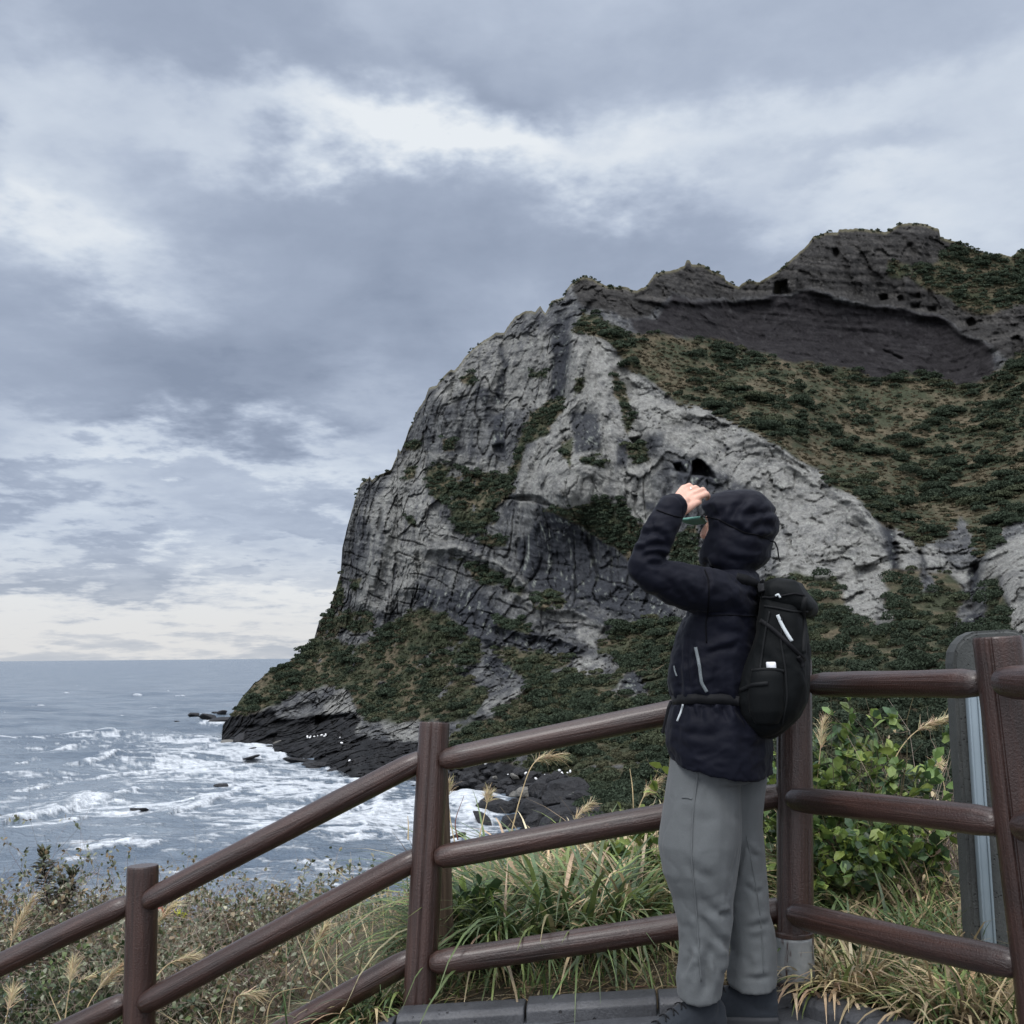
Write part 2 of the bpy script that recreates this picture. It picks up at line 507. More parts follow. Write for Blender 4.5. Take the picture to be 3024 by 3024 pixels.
VEG = [  # scrub on the bowl's slope behind the pale ridge
    [(1694, 983), (1720, 920), (1760, 935), (1850, 985), (1932, 985), (2000, 997), (2143, 1005), (2175, 1024), (2270, 1046), (2329, 1066), (2382, 1070), (2450, 1085), (2530, 1090), (2583, 1128), (2662, 1100),
     (2742, 1112), (2821, 1135), (2874, 1135), (2943, 1109), (2975, 1060), (3030, 1040), (3300, 1020), (4300, 1050), (4300, 1500), (3300, 1500), (3024, 1530), (2960, 1560), (2930, 1620), (2890, 1650), (2860, 1560), (2840, 1533), (2790, 1590), (2740, 1600), (2715, 1620), (2690, 1590), (2650, 1565), (2609, 1554), (2588, 1522),
     (2546, 1485), (2498, 1453), (2445, 1432), (2429, 1390), (2392, 1379), (2344, 1347), (2297, 1315), (2233, 1284), (2175, 1252), (2122, 1225), (2069, 1204), (2000, 1190), (1968, 1164), (1932, 1138), (1906, 1112), (1854, 1097), (1828, 1050), (1797, 1009), (1766, 993)],
    [(2827, 716), (2869, 735), (2919, 751), (2986, 759), (3023, 738), (3300, 795), (4300, 900), (4300, 980), (3300, 920), (3000, 900), (2901, 928), (2850, 915), (2795, 880), (2720, 850), (2680, 812), (2740, 790)],
    c2(1180, 330, 1290, 335, 1300, 380, 1240, 410, 1170, 400),
    c2(1880, 950, 1940, 900, 1960, 1200, 1750, 1180, 1780, 1050),
]
IVY = [c1(1100, 1190, 1290, 1090, 1285, 1180, 1205, 1290, 1185, 1330, 1080, 1370, 1050, 1440, 1020, 1540, 985, 1620, 900, 1640, 990, 1500, 1050, 1300),
       c1(510, 1520, 560, 1480, 680, 1500, 780, 1530, 900, 1540, 1000, 1530, 1000, 1640, 900, 1760, 890, 1830, 800, 1870, 740, 1900, 660, 1870, 620, 1720, 520, 1670, 495, 1600),
       c1(1160, 1740, 1380, 1730, 1480, 1690, 1600, 1680, 1720, 1850, 1760, 1932, 1660, 2040, 1500, 1930, 1400, 1850, 1280, 1800),
       c4(10, 285, 100, 275, 230, 335, 330, 260, 420, 260, 480, 380, 570, 410, 580, 560, 480, 530, 350, 440, 200, 370),
       c4(720, 540, 760, 430, 880, 390, 900, 640, 760, 640), c4(560, 380, 640, 420, 600, 600, 540, 540),
       c1(1560, 950, 1640, 1040, 1650, 1140, 1700, 1230, 1650, 1320, 1620, 1200, 1570, 1080), c1(1350, 1000, 1400, 1000, 1380, 1080, 1350, 1110), c1(1265, 1370, 1340, 1340, 1320, 1520, 1270, 1420),
       c1(1380, 1450, 1500, 1450, 1530, 1520, 1400, 1500), c1(1650, 1380, 1740, 1370, 1770, 1470, 1700, 1500, 1640, 1430), c1(680, 1000, 770, 970, 760, 1040, 700, 1030), c1(380, 1500, 440, 1500, 440, 1570, 380, 1580),
       c1(590, 1340, 660, 1340, 660, 1400, 600, 1410), c1(1080, 950, 1190, 960, 1180, 1000, 1090, 990), c1(380, 1370, 480, 1340, 470, 1400, 380, 1410), c1(1380, 640, 1460, 640, 1620, 720, 1700, 830, 1600, 850, 1480, 770, 1340, 740),
       c1(380, 1780, 440, 1800, 440, 1850, 390, 1830), c1(800, 1880, 960, 1900, 960, 1960, 800, 1940),
       c3(1410, 290, 1520, 300, 1700, 370, 1720, 430, 1600, 440, 1530, 390, 1480, 310), c3(1720, 420, 1830, 460, 1810, 500, 1720, 470), c3(1880, 500, 1990, 500, 2000, 570, 1890, 560), c3(1650, 620, 1860, 660, 1870, 720, 1680, 680),
       c3(660, 650, 720, 560, 790, 590, 850, 590, 930, 580, 970, 640, 965, 700, 870, 715, 790, 690, 740, 740, 640, 750), c3(740, 480, 790, 380, 800, 560, 730, 580), c3(850, 400, 900, 390, 880, 470, 850, 470),
       cm(530, 200, 700, 160, 840, 190, 850, 290, 720, 340, 590, 310)]
LOW = [c3(640, 750, 760, 740, 860, 790, 980, 740, 1050, 660, 1150, 610, 1250, 570, 1360, 590, 1460, 680, 1560, 760, 1600, 840, 1540, 900, 1440, 900, 1480, 980, 1580, 1020, 1620, 1060, 1560, 1180, 1480, 1220, 1230, 1215, 980, 1225, 900, 1190, 850, 1100, 830, 1030,
          690, 1020, 520, 1060, 420, 1120, 300, 1165, 150, 1185, 100, 1180, 215, 1070, 290, 980, 380, 910, 450, 890, 540, 820),
       c3(1400, 1330, 1480, 1240, 1640, 1200, 1800, 1100, 1960, 1060, 2600, 1060, 2600, 1600, 1900, 1500, 1600, 1420, 1400, 1370),
       cm(220, 690, 380, 660, 500, 720, 640, 720, 820, 800, 930, 830, 960, 900, 1090, 960, 1210, 930, 1260, 1010, 1380, 900, 1400, 830, 1300, 750, 1180, 740, 1180, 640, 1290, 600, 1310, 490, 1480, 470, 1600, 400, 1700, 380, 1950, 440, 1960, 980,
          1850, 1000, 1700, 1060, 1480, 880, 1420, 940, 1300, 1180, 1300, 1400, 1000, 1290, 760, 1330, 560, 1420, 440, 1380, 330, 1230, 520, 1060, 480, 960, 330, 870),
       cm(300, 1220, 600, 1180, 700, 1330, 640, 1450, 200, 1560, -80, 1650, -100, 1500, 100, 1400),
       cm(700, 1540, 1100, 1440, 2000, 1200, 2000, 2700, 1200, 2600, 1000, 2300, 980, 1950, 930, 1800, 830, 1720, 620, 1690),
       cr(-400, 600, -250, 650, -160, 580, 0, 620, 200, 630, 260, 760, 280, 900, 400, 1000, 560, 1010, 600, 1120, 700, 1090, 740, 980, 650, 860, 690, 740, 650, 640, 640, 580, 720, 560, 880, 560, 990, 560, 980, 680, 1000, 780, 1130, 770, 1100, 620, 1060, 580, 1240, 590, 1320, 680, 1370, 740,
          1380, 830, 1290, 1000, 1320, 1160, 1400, 1130, 1700, 1200, 2200, 1200, 2600, 900, 3200, 700, 6200, 600, 6200, 3800, -1500, 3600, -1500, 1300, -900, 1000, -500, 800),
       cr(1600, 640, 1700, 620, 1700, 720, 1780, 900, 1820, 1150, 1560, 1150, 1600, 900)]
PALE = [c4(0, 0, 160, 0, 420, 250, 330, 300, 120, 250, 0, 240),
        c1(1340, 740, 1480, 770, 1600, 880, 1850, 1100, 1932, 1140, 1932, 1300, 1800, 1300, 1640, 1400, 1600, 1500, 1450, 1750, 1400, 1780, 1150, 1680, 1050, 1740, 1005, 1680, 1040, 1450, 1200, 1300, 1240, 1200, 1310, 1000),
        [(1985, 1185), (2069, 1204), (2122, 1225), (2233, 1284), (2344, 1347), (2429, 1390), (2498, 1453), (2546, 1485), (2590, 1540), (2600, 1600), (2640, 1700), (2600, 1800), (2540, 1880), (2470, 1800), (2300, 1720), (2290, 1600), (2240, 1450), (2050, 1350), (1960, 1300)],
        c4(600, 150, 700, 250, 640, 380, 560, 400, 500, 380, 420, 250, 380, 0, 700, 0),
        cr(0, 0, 300, 0, 560, 250, 640, 560, 680, 800, 640, 1000, 300, 900, 250, 640, 0, 600, -100, 300), cr(760, 200, 980, 380, 1010, 560, 800, 580, 760, 400), cr(1000, 380, 1090, 300, 1160, 400, 1300, 580, 1420, 580, 1430, 730, 1330, 680, 1180, 590, 1010, 560),
        cr(1520, 650, 1620, 400, 1850, 260, 2200, 100, 2600, 60, 2700, 800, 2300, 1150, 1800, 1150, 1800, 900, 1700, 640), cr(1410, 110, 1660, 110, 1730, 200, 1640, 380, 1500, 300, 1430, 250)]
PALE2 = [c3(850, 0, 1300, 0, 1290, 210, 1350, 300, 1200, 420, 1190, 500, 1050, 600, 880, 560, 920, 380, 960, 100), c1(200, 1700, 420, 1400, 600, 1430, 900, 1450, 1000, 1500, 1000, 1560, 500, 1480, 500, 1640, 560, 1760, 700, 1932, 200, 1932),
         c3(1290, 210, 1450, 200, 1600, 270, 1760, 360, 1880, 450, 1980, 560, 1900, 560, 1750, 500, 1700, 400, 1560, 310, 1400, 290, 1290, 260), c1(720, 820, 940, 760, 1200, 700, 1220, 900, 1200, 1160, 940, 1180, 760, 1100, 640, 1150, 560, 1100, 660, 950),
         cm(330, 0, 560, 0, 560, 110, 400, 60), cm(300, 240, 380, 150, 420, 200, 520, 280, 700, 340, 830, 320, 900, 320, 1100, 410, 1140, 440, 1290, 480, 1290, 600, 1160, 590, 1150, 690, 1090, 660, 1000, 600, 940, 480, 780, 440, 620, 380, 500, 310, 420, 260),
         cm(960, 780, 1080, 760, 1220, 790, 1260, 880, 1150, 950, 1000, 940, 940, 890), cm(1280, 1200, 1400, 960, 1450, 1100, 1640, 1060, 1680, 1140, 1560, 1230, 1440, 1260), cm(90, 1180, 340, 1150, 500, 1060, 500, 1150, 400, 1200, 240, 1280, 80, 1280),
         cm(740, 1390, 800, 1330, 1000, 1290, 1040, 1340, 760, 1420), cm(1300, 850, 1390, 810, 1390, 870, 1300, 910), cm(1750, 800, 1780, 710, 1800, 790), cr(650, 650, 690, 650, 700, 800, 650, 800), cr(640, 890, 740, 960, 730, 1080, 610, 1130, 640, 1000),
         cr(900, 1420, 1020, 1290, 1050, 1480, 900, 1490), cr(1070, 1400, 1170, 1430, 1170, 1480, 1060, 1480), cr(820, 1750, 940, 1740, 1050, 1820, 1040, 1890, 960, 1850),
         c3(690, 1100, 820, 1010, 860, 1160, 700, 1180), c3(820, 1190, 900, 1180, 890, 1270, 850, 1290), c3(1020, 1230, 1230, 1220, 1230, 1330, 1060, 1320), c2(180, 800, 320, 830, 440, 790, 510, 840, 340, 870), c2(590, 940, 650, 920, 740, 990, 640, 970), c2(1570, 1070, 1620, 1100, 1760, 1080, 1700, 1180, 1550, 1160)]
DARK = [c1(1230, 660, 1320, 640, 1310, 800, 1290, 1100, 1220, 1110, 1215, 850), c1(870, 1210, 950, 1200, 950, 1420, 880, 1430), c1(920, 800, 960, 900, 940, 1150, 880, 1150, 920, 950), c1(780, 1020, 870, 1060, 860, 1150, 780, 1100),
        c4(0, 330, 120, 330, 250, 400, 450, 560, 600, 660, 700, 800, 760, 900, 600, 960, 480, 920, 300, 830, 150, 790, -80, 760, -150, 500), c3(1220, 420, 1400, 480, 1560, 450, 1720, 620, 1932, 720, 1990, 830, 1900, 900, 1750, 780, 1560, 740, 1460, 670, 1370, 600, 1220, 560),
        cm(0, 500, 180, 480, 300, 540, 560, 550, 760, 570, 900, 640, 1000, 690, 940, 880, 760, 740, 560, 700, 380, 660, 200, 700, 0, 620), cm(850, 230, 1000, 290, 1130, 380, 1300, 460, 1290, 490, 1150, 420, 1000, 340, 860, 300), cm(1140, 590, 1310, 600, 1190, 690),
        cm(1500, 930, 1800, 960, 1620, 1040, 1700, 1100, 1460, 1110, 1400, 1060, 1440, 980), cm(90, 740, 300, 800, 460, 930, 320, 980, 100, 900), c4(740, 20, 860, 0, 960, 50, 1040, 190, 900, 200, 780, 130),
        c1(1330, 1180, 1480, 1200, 1500, 1400, 1350, 1440), c1(1590, 1340, 1660, 1340, 1640, 1520, 1580, 1500), cr(640, 180, 740, 220, 780, 400, 800, 640, 740, 620, 690, 400), cr(970, 400, 1000, 400, 1030, 650, 1000, 640), cr(1420, 580, 1520, 560, 1500, 760, 1440, 840), cr(1400, 960, 1590, 940, 1590, 1130, 1400, 1130),
        c4(560, 240, 640, 250, 640, 300, 580, 300)]
BASALT = [c3(80, 1230, 118, 1205, 160, 1183, 300, 1165, 400, 1140, 430, 1200, 520, 1200, 620, 1180, 720, 1200, 860, 1165, 900, 1200, 860, 1290, 960, 1310, 1060, 1330, 1240, 1340, 1400, 1360, 1600, 1420, 1900, 1500, 1960, 1560, 2100, 1700, 2100, 2300, 80, 2300)]
BOWL = [c2(-260, 640, -120, 650, -20, 500, 150, 545, 300, 545, 520, 525, 640, 510, 750, 480, 900, 545, 1100, 570, 1300, 600, 1450, 620, 1600, 720, 1750, 800, 1790, 960, 1650, 1010, 1550, 1030, 1250, 1040, 1100, 1010, 850, 930, 620, 890, 510, 850, 330, 810, 270, 790, 0, 740, -100, 790, -250, 700)]
CROWN = [c2(-560, 560, -580, 400, -440, 380, 0, 300, 100, 280, 345, 420, 560, 350, 760, 150, 1240, 90, 1480, 110, 1740, 280, 1940, 240, 2500, 300, 4300, 400, 4300, 800, 1900, 900, 1750, 800, 1600, 720, 1450, 630, 1100, 575, 750, 490, 520, 530, 150, 550, -20, 510, -200, 660)]
CAVES = [(c2(545, 440, 610, 430, 620, 480, 630, 500, 580, 515, 530, 515), 9), (c2(860, 255, 890, 250, 905, 280, 890, 310, 865, 300), 5), (c2(1120, 510, 1160, 505, 1180, 540, 1130, 545), 5), (c2(1225, 520, 1255, 515, 1265, 545, 1230, 550), 4),
         (c2(1290, 510, 1350, 505, 1360, 535, 1300, 535), 4), (c2(1300, 565, 1350, 560, 1350, 585, 1300, 590), 4), (c2(1390, 580, 1440, 575, 1450, 610, 1400, 610), 4), (c2(1610, 660, 1640, 635, 1670, 660, 1660, 690, 1620, 700), 6), (c2(1855, 750, 1900, 735, 1932, 770, 1932, 880, 1880, 900), 6),
         (c2(1280, 225, 1310, 225, 1310, 245, 1280, 245), 3), (c2(1150, 815, 1265, 865, 1250, 875, 1150, 825), 3), (c2(1345, 1040, 1430, 1040, 1430, 1060, 1345, 1065), 3), (c4(860, 30, 890, 10, 930, 30, 980, 90, 990, 120, 930, 110, 850, 100), 12), (c4(750, 40, 790, 30, 830, 90, 760, 80), 6),
         (c4(-215, 240, -170, 225, -90, 215, 0, 225, 70, 280, 0, 270, -100, 250), 6), (cr(1430, 1090, 1480, 1050, 1520, 1040, 1570, 1090, 1560, 1120, 1440, 1130), 6), (c3(1030, 130, 1070, 120, 1070, 145, 1035, 150), 3), (c1(720, 1475, 780, 1480, 785, 1500, 720, 1495), 2), (c1(1660, 1340, 1720, 1330, 1730, 1375, 1670, 1375), 6),
         (c3(640, 1185, 780, 1180, 860, 1165, 820, 1190, 700, 1215, 640, 1240), 5), (c3(180, 1250, 300, 1235, 380, 1250, 280, 1265), 3), (c4(310, 1060, 430, 1080, 420, 1100, 310, 1080), 2), (cm(1600, 985, 1800, 965, 1700, 1010, 1580, 1040), 4), (cm(120, 1190, 330, 1160, 320, 1180, 130, 1210), 3), (cm(480, 560, 760, 580, 960, 680, 740, 600), 2),
         (c1(870, 1380, 950, 1370, 950, 1430, 880, 1430), 3)]
# shallow features that stand forward (ridges) or back (gullies): polyline, width, metres towards the viewer
RIDGES = [(c1(1340, 740, 1360, 900, 1330, 1100, 1250, 1250, 1100, 1450, 1010, 1650), 26, 5), (c1(1270, 660, 1265, 900, 1250, 1100), 22, -6), (c1(1600, 880, 1640, 1100, 1700, 1300), 22, -4), (c1(940, 780, 930, 1000, 900, 1200), 12, -3),
          (c1(1500, 980, 1480, 1250, 1400, 1500), 40, 4), ([(2010, 1195), (2297, 1315), (2546, 1490), (2620, 1600)], 30, 6), ([(1830, 1150), (1960, 1330), (2100, 1480), (2300, 1640)], 30, 3), (c1(540, 1050, 580, 1250, 560, 1450), 18, 3), (c1(640, 980, 680, 1200, 700, 1400), 14, -2.5),
          (c3(1120, 0, 1110, 200, 1120, 380), 14, -2.5), (c3(1060, 100, 1000, 300, 900, 540), 22, 4), (c3(1180, 450, 1100, 480, 1030, 580), 20, 3), (c3(1290, 240, 1450, 225, 1620, 290, 1800, 400, 1960, 560), 14, 5), (cm(420, 190, 700, 330, 900, 320, 1150, 430, 1400, 540), 12, 4),
          (cm(180, 470, 500, 560, 760, 570, 1000, 690), 10, 3), (cm(0, 560, 260, 650), 10, 3), (c3(400, 1150, 560, 1100, 760, 1060), 14, 3), (c3(430, 1200, 620, 1180, 860, 1160), 12, 4), (c3(160, 1185, 400, 1145), 10, 2.5), (cr(700, 200, 750, 400, 780, 620), 14, -5), (cr(980, 400, 1020, 650), 8, -3),
          (cr(1500, 560, 1460, 760, 1440, 900), 14, -6), (cr(1640, 400, 1520, 650, 1480, 820), 16, 4), (c2(-200, 540, 150, 555, 520, 530), 10, 3), (c2(750, 490, 1100, 575, 1450, 630, 1750, 800), 14, 4), (cm(500, 1060, 250, 1200, 20, 1330), 10, 4), (cm(1420, 960, 1300, 1200), 9, 4), (cm(0, 1350, 300, 1280), 8, 2)]


def line_dist(pl, X, Y, margin=130):
    P = np.asarray(pl, float); out = np.full(X.shape, 1e3)
    b = (X > P[:, 0].min() - margin) & (X < P[:, 0].max() + margin) & (Y > P[:, 1].min() - margin) & (Y < P[:, 1].max() + margin)
    x, y = X[b], Y[b]; d = np.full(x.shape, 1e9)
    for (x1, y1), (x2, y2) in zip(P[:-1], P[1:]):
        ex, ey = x2 - x1, y2 - y1
        t = np.clip(((x - x1) * ex + (y - y1) * ey) / (ex * ex + ey * ey + 1e-9), 0, 1)
        d = np.minimum(d, np.hypot(x - x1 - t * ex, y - y1 - t * ey))
    out[b] = d
    return out


def facets(Q, seed):
    """broken-rock relief: every Voronoi cell of Q is a randomly set, randomly tilted face; also the distance to the cell border"""
    sh = Q.shape[:-1]; Q = Q.reshape(-1, 3); i0 = np.floor(Q).astype(np.int64)
    b1 = np.full(len(Q), 9.0); b2 = np.full(len(Q), 9.0); out = np.zeros(len(Q))
    off = _perm[:256] / 255.0
    for dx in (-1, 0, 1):
        for dy in (-1, 0, 1):
            for dz in (-1, 0, 1):
                c = i0 + [dx, dy, dz]
                h = _perm[_perm[_perm[(c[:, 0] + seed) & 255] + (c[:, 1] & 255)] + (c[:, 2] & 255)]
                h2 = _perm[h + 17]; h3 = _perm[h2 + 31]; h4 = _perm[h3 + 5]
                r = Q - c - np.stack([off[h], off[h2], off[h3]], 1)
                d = np.sqrt((r * r).sum(1))
                v = (off[h4] - .5) + (r * _g[h2]).sum(1) * .9
                nearer = d < b1
                b2 = np.where(nearer, b1, np.minimum(b2, d)); out = np.where(nearer, v, out); b1 = np.where(nearer, d, b1)
    return out.reshape(sh), (b2 - b1).reshape(sh)


m_veg = region(VEG, 9); m_ivy = region(IVY, 5); m_low = region(LOW, 9)
m_pale = region(PALE, 14); m_pale2 = region(PALE2, 9); m_dark = region(DARK, 8); m_bas = region(BASALT, 6); m_bowl = region(BOWL, 8); m_crown = region(CROWN, 8)
# bare rock and dry grass showing between the bushes of the lower slope
gap = fbm(PB / 11.0, 4, .55, seed=20)
m_low = m_low * (1 - .9 * sstep(gap, .26, .40) * sstep(GX, 2350, 2200))
m_ivy = m_ivy * (1 - .85 * sstep(fbm(PB / 5.0, 3, .55, seed=21), .26, .40))
green = np.maximum(np.maximum(m_veg, m_ivy), m_low)
m_bas = m_bas * (1 - m_low)
dist = D0.copy()
rock = 1 - .75 * np.maximum(m_veg, m_low)
disp = np.zeros(GX.shape)                                                     # metres away from the viewer
disp += fbm(PB / 34.0, 3, .5, seed=3) * 5.0
disp -= (ridged(PB * np.array([1 / 15., 1 / 15., 1 / 34.]), 4, .5, seed=4) - .5) * 3.4 * rock
flut = fbm(PB * np.array([1 / 7.0, 1 / 7.0, 1 / 46.0]), 3, .5, seed=5)
disp += flut * 3.0 * rock * (1 - .7 * m_bowl)
dip = PB[..., 2] + (.05 + .33 * sstep(GY, 1250, 1650)) * PB[..., 0] + 2.5 * fbm(PB / 30., 2, seed=34)
strata = fbm(np.stack([PB[..., 0] / 60, PB[..., 1] / 60, dip / 2.2], -1), 3, .6, seed=6)
disp += strata * 1.25 * rock * (1 + .2 * m_crown - .4 * m_pale) * .8
disp += fbm(PB / 4.2, 3, .55, seed=9) * 1.15 * rock
disp += fbm(PB / 1.35, 2, .6, seed=10) * .42 * rock * (1 - .5 * m_bowl)
wp = fbm(PB / 7.0, 3, .55, seed=32)[..., None] * .35
dip = PB[..., 2] + (.05 + .33 * sstep(GY, 1250, 1650)) * PB[..., 0] + 2.5 * fbm(PB / 30., 2, seed=34)
f1, e1 = facets(PB * np.array([1 / 7., 1 / 7., 1 / 24.]) + wp, 3)
f2, e2 = facets(np.stack([PB[..., 0] / 3.0, PB[..., 1] / 3.0, dip / 5.5], -1) + wp * 1.5, 11)
f3, e3 = facets(PB * np.array([1 / 1.25, 1 / 1.25, 1 / 1.1]) + wp * 2, 23)
fw = rock * (1 - .8 * m_bowl)
sm = 1 - .55 * np.maximum(m_pale, .6 * m_crown)
disp += fw * (f1 * 1.6 + f2 * .48 * sm + f3 * .22 * sm)
crack = (1 - sstep(e1, .0, .05)) * fw * sstep(fbm(PB / 16., 2, seed=30), -.05, .25)
crack2 = (1 - sstep(e2, .0, .07)) * fw * sstep(fbm(PB / 14., 2, seed=31), -.0, .25)
disp += crack * 1.0 + crack2 * .45
vc = np.abs(pn(PB * np.array([1 / 5., 1 / 5., 1 / 60.]) + .12 * fbm(PB / 4., 2, seed=41)[..., None]))
vcrack = (1 - sstep(vc, .008, .06)) * fw * (1 - .8 * m_crown) * (1 - .5 * m_pale) * sstep(fbm(PB / 18., 2, seed=42), -.2, .15)
disp += vcrack * 1.5
lowr = sstep(GY, 1480, 1640) * sstep(GX, 2200, 2050) * rock
lay = np.abs(((dip / 5.2 + .5 * fbm(PB / 14., 3, seed=35)) % 1.0) - .5) * 2
part = sstep(lay, .86, .97) * lowr * sstep(fbm(PB / 12., 2, seed=36), -.25, .1)
disp += part * 1.1 - (lay - .5) * .7 * lowr
disp += fbm(PB / 5.0, 3, .5, seed=12) * 1.2 * (1 - rock)
for pl, w, amt in RIDGES:
    d = line_dist(pl, GX + wx * .6, GY + wy * .6)
    disp -= amt * np.exp(-(d / w) ** 2)
cave = np.zeros(GX.shape)
for p, dep in CAVES:
    s = 1 - sstep(sdf_poly(p, GX + wx * .3, GY + wy * .3), -6, 3)
    disp += s * dep; cave = np.maximum(cave, s)
edge = sstep(tt, 0, .01)[:, None]
disp *= (.25 + .75 * edge)
HX, HY, HD = GX, GY, D0 + disp
PW = at(HX, HY, HD)

# albedo: what the rock, lichen, wet stains and soil are coloured, worked out per vertex
L3 = lambda a, b, t: a[None, None] * (1 - t[..., None]) + b[None, None] * t[..., None]
c_rock, c_rock2 = np.array([.118, .121, .121]), np.array([.052, .055, .060])
mott = fbm(PB / 5.5, 5, .6, seed=14); fine = fbm(PB / .9, 3, .65, seed=15)
vst = fbm(PB * np.array([1 / 2.6, 1 / 2.6, 1 / 20.]), 3, .6, seed=37)
C = L3(c_rock, c_rock2, sstep(mott * .7 + vst * .7, -.3, .3))
med = fbm(PB / 2.1, 4, .65, seed=33)
C = C * (1 + .45 * fine[..., None]) * (1 + .38 * med[..., None])
pale = np.maximum(m_pale, .8 * m_pale2)
C = C * (1 - pale[..., None]) + pale[..., None] * L3(np.array([.205, .206, .195]), np.array([.098, .100, .100]), sstep(mott + .6 * fine, -.1, .55))
lich = sstep(fine + .5 * fbm(PB / 2.6, 3, .6, seed=16), .22, .46) * (.35 + .65 * pale) * (1 - m_bas) * (1 - m_bowl)
C = C * (1 - .75 * lich[..., None]) + .75 * lich[..., None] * np.array([.29, .30, .275])
pits = sstep(fbm(PB / 1.2, 3, .6, seed=17), .26, .44) * (1 - .3 * m_bowl)
C = C * (1 - .5 * pits[..., None])
# run-off stains drawn down the face
stn = fbm(PB * np.array([1 / 1.7, 1 / 1.7, 1 / 38.]), 4, .64, seed=18)
stw = fbm(PB / 24.0, 3, seed=19)
stain = sstep(stn + .55 * stw, .05, .40) * (1 - .55 * m_pale)
C = C * (1 - .68 * stain[..., None]) + .68 * stain[..., None] * np.array([.06, .062, .07])
dk = m_dark[..., None]
streak = sstep(fbm(PB * np.array([1 / 1.3, 1 / 1.3, 1 / 17.]), 3, .6, seed=22) + .3 * strata, .18, .5)
darkc = L3(np.array([.036, .039, .046]), np.array([.24, .26, .235]), streak * .85) * (1 + .3 * fine[..., None])
C = C * (1 - .92 * dk) + .92 * dk * darkc
# dark bowl face and the weathered rim above it
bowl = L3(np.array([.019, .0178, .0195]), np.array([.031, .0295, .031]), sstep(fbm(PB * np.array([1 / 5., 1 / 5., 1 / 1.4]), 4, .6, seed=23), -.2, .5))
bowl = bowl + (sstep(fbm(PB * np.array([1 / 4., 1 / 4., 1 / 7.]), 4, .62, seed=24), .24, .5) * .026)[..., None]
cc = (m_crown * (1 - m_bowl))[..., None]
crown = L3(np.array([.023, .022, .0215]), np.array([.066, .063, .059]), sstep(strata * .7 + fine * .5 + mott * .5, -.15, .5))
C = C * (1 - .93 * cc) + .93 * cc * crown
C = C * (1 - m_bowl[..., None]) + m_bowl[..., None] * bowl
bas = L3(np.array([.011, .0115, .013]), np.array([.034, .034, .036]), sstep(strata * .8 + mott * .6, 0, .6)) * (1 + .3 * fine[..., None])
C = C * (1 - .94 * m_bas[..., None]) + .94 * m_bas[..., None] * bas
# soil, dry grass and low creepers under the bushes
gn = fbm(PB * np.array([1 / 9., 1 / 9., 1 / 5.]), 4, .6, seed=25)
soil = L3(np.array([.040, .046, .027]), np.array([.094, .079, .052]), sstep(gn, -.15, .3)) * (1 + .6 * fine[..., None])
soil_w = (green * .95)[..., None]
C = C * (1 - soil_w) + soil_w * soil
C = C * (1 - .3 * np.maximum(crack, crack2)[..., None]) * (1 - .45 * (part * (1 - green))[..., None]) * (1 - .5 * (vcrack * (1 - green))[..., None])
# dry grass along the skyline and ledges
rim = (sstep(PB[..., 2], 20, 60) * (1 - sstep(tt[:, None] * np.ones_like(GX) * (yb - ys)[None], 3, 12)))[..., None]
C = C * (1 - .6 * rim) + .6 * rim * np.array([.13, .12, .075])
C = np.clip(C, .012, .75)

# the far side: the ridge falls away behind the skyline to the sea
NB = 14
back_P, back_C = [], []
top = PW[0]
for k in range(NB, 0, -1):
    f = k / NB
    q = top.copy()
    dirv = unit(q - CAM); dirv[:, 2] = 0; dirv = unit(dirv)
    q = q + dirv * (90 * f + 6)
    q[:, 2] = np.where(True, top[:, 2] - (top[:, 2] + 26) * f ** .8, 0) + fbm(q / 22.0, 3, seed=40) * 5 * (1 - f) * f * 2
    back_P.append(q); back_C.append(np.broadcast_to(np.array([.07, .075, .055]), q.shape))
VV = np.concatenate([np.stack(back_P), PW], 0); CC = np.concatenate([np.stack(back_C), C], 0)
RR = VV.shape[0]
wet = np.concatenate([np.zeros((NB, NC)), m_bas], 0)

m, t, p, out = material('cliff_rock')
a = attr(t, 'col'); geo = nd(t, 'ShaderNodeNewGeometry'); pos = geo.outputs['Position']
n1 = noise(t, pos, .9, 8, .68).outputs['Fac']; n2 = noise(t, pos, 3.2, 6, .65).outputs['Fac']
colr = mixc(t, .55, a.outputs['Color'], ramp(t, n1, [(.3, .25), (.5, .5), (.7, .8)]), 'OVERLAY')
colr = mixc(t, .4, colr, ramp(t, n2, [(.3, .3), (.7, .75)]), 'OVERLAY')
setcol(t, p, colr)
p.inputs['Specular IOR Level'].default_value = .07
wt = attr(t, 'wet')
t.links.new(math_node(t, 'SUBTRACT', .9, math_node(t, 'MULTIPLY', wt.outputs['Fac'], .35)), p.inputs['Roughness'])
bump(t, p, math_node(t, 'ADD', n1, math_node(t, 'MULTIPLY', n2, .4)), .8, 1.0)
M_ROCK = m
me = mesh_np('hill', VV.reshape(-1, 3), grid_faces(RR, NC), CC.reshape(-1, 3), {'wet': wet.ravel()})
hill = link('hill', me, M_ROCK, None, True)
tag(hill, kind='structure')

# scrub on the headland: bushes of small leaf clumps, rooted on the slope
bush = Soup()


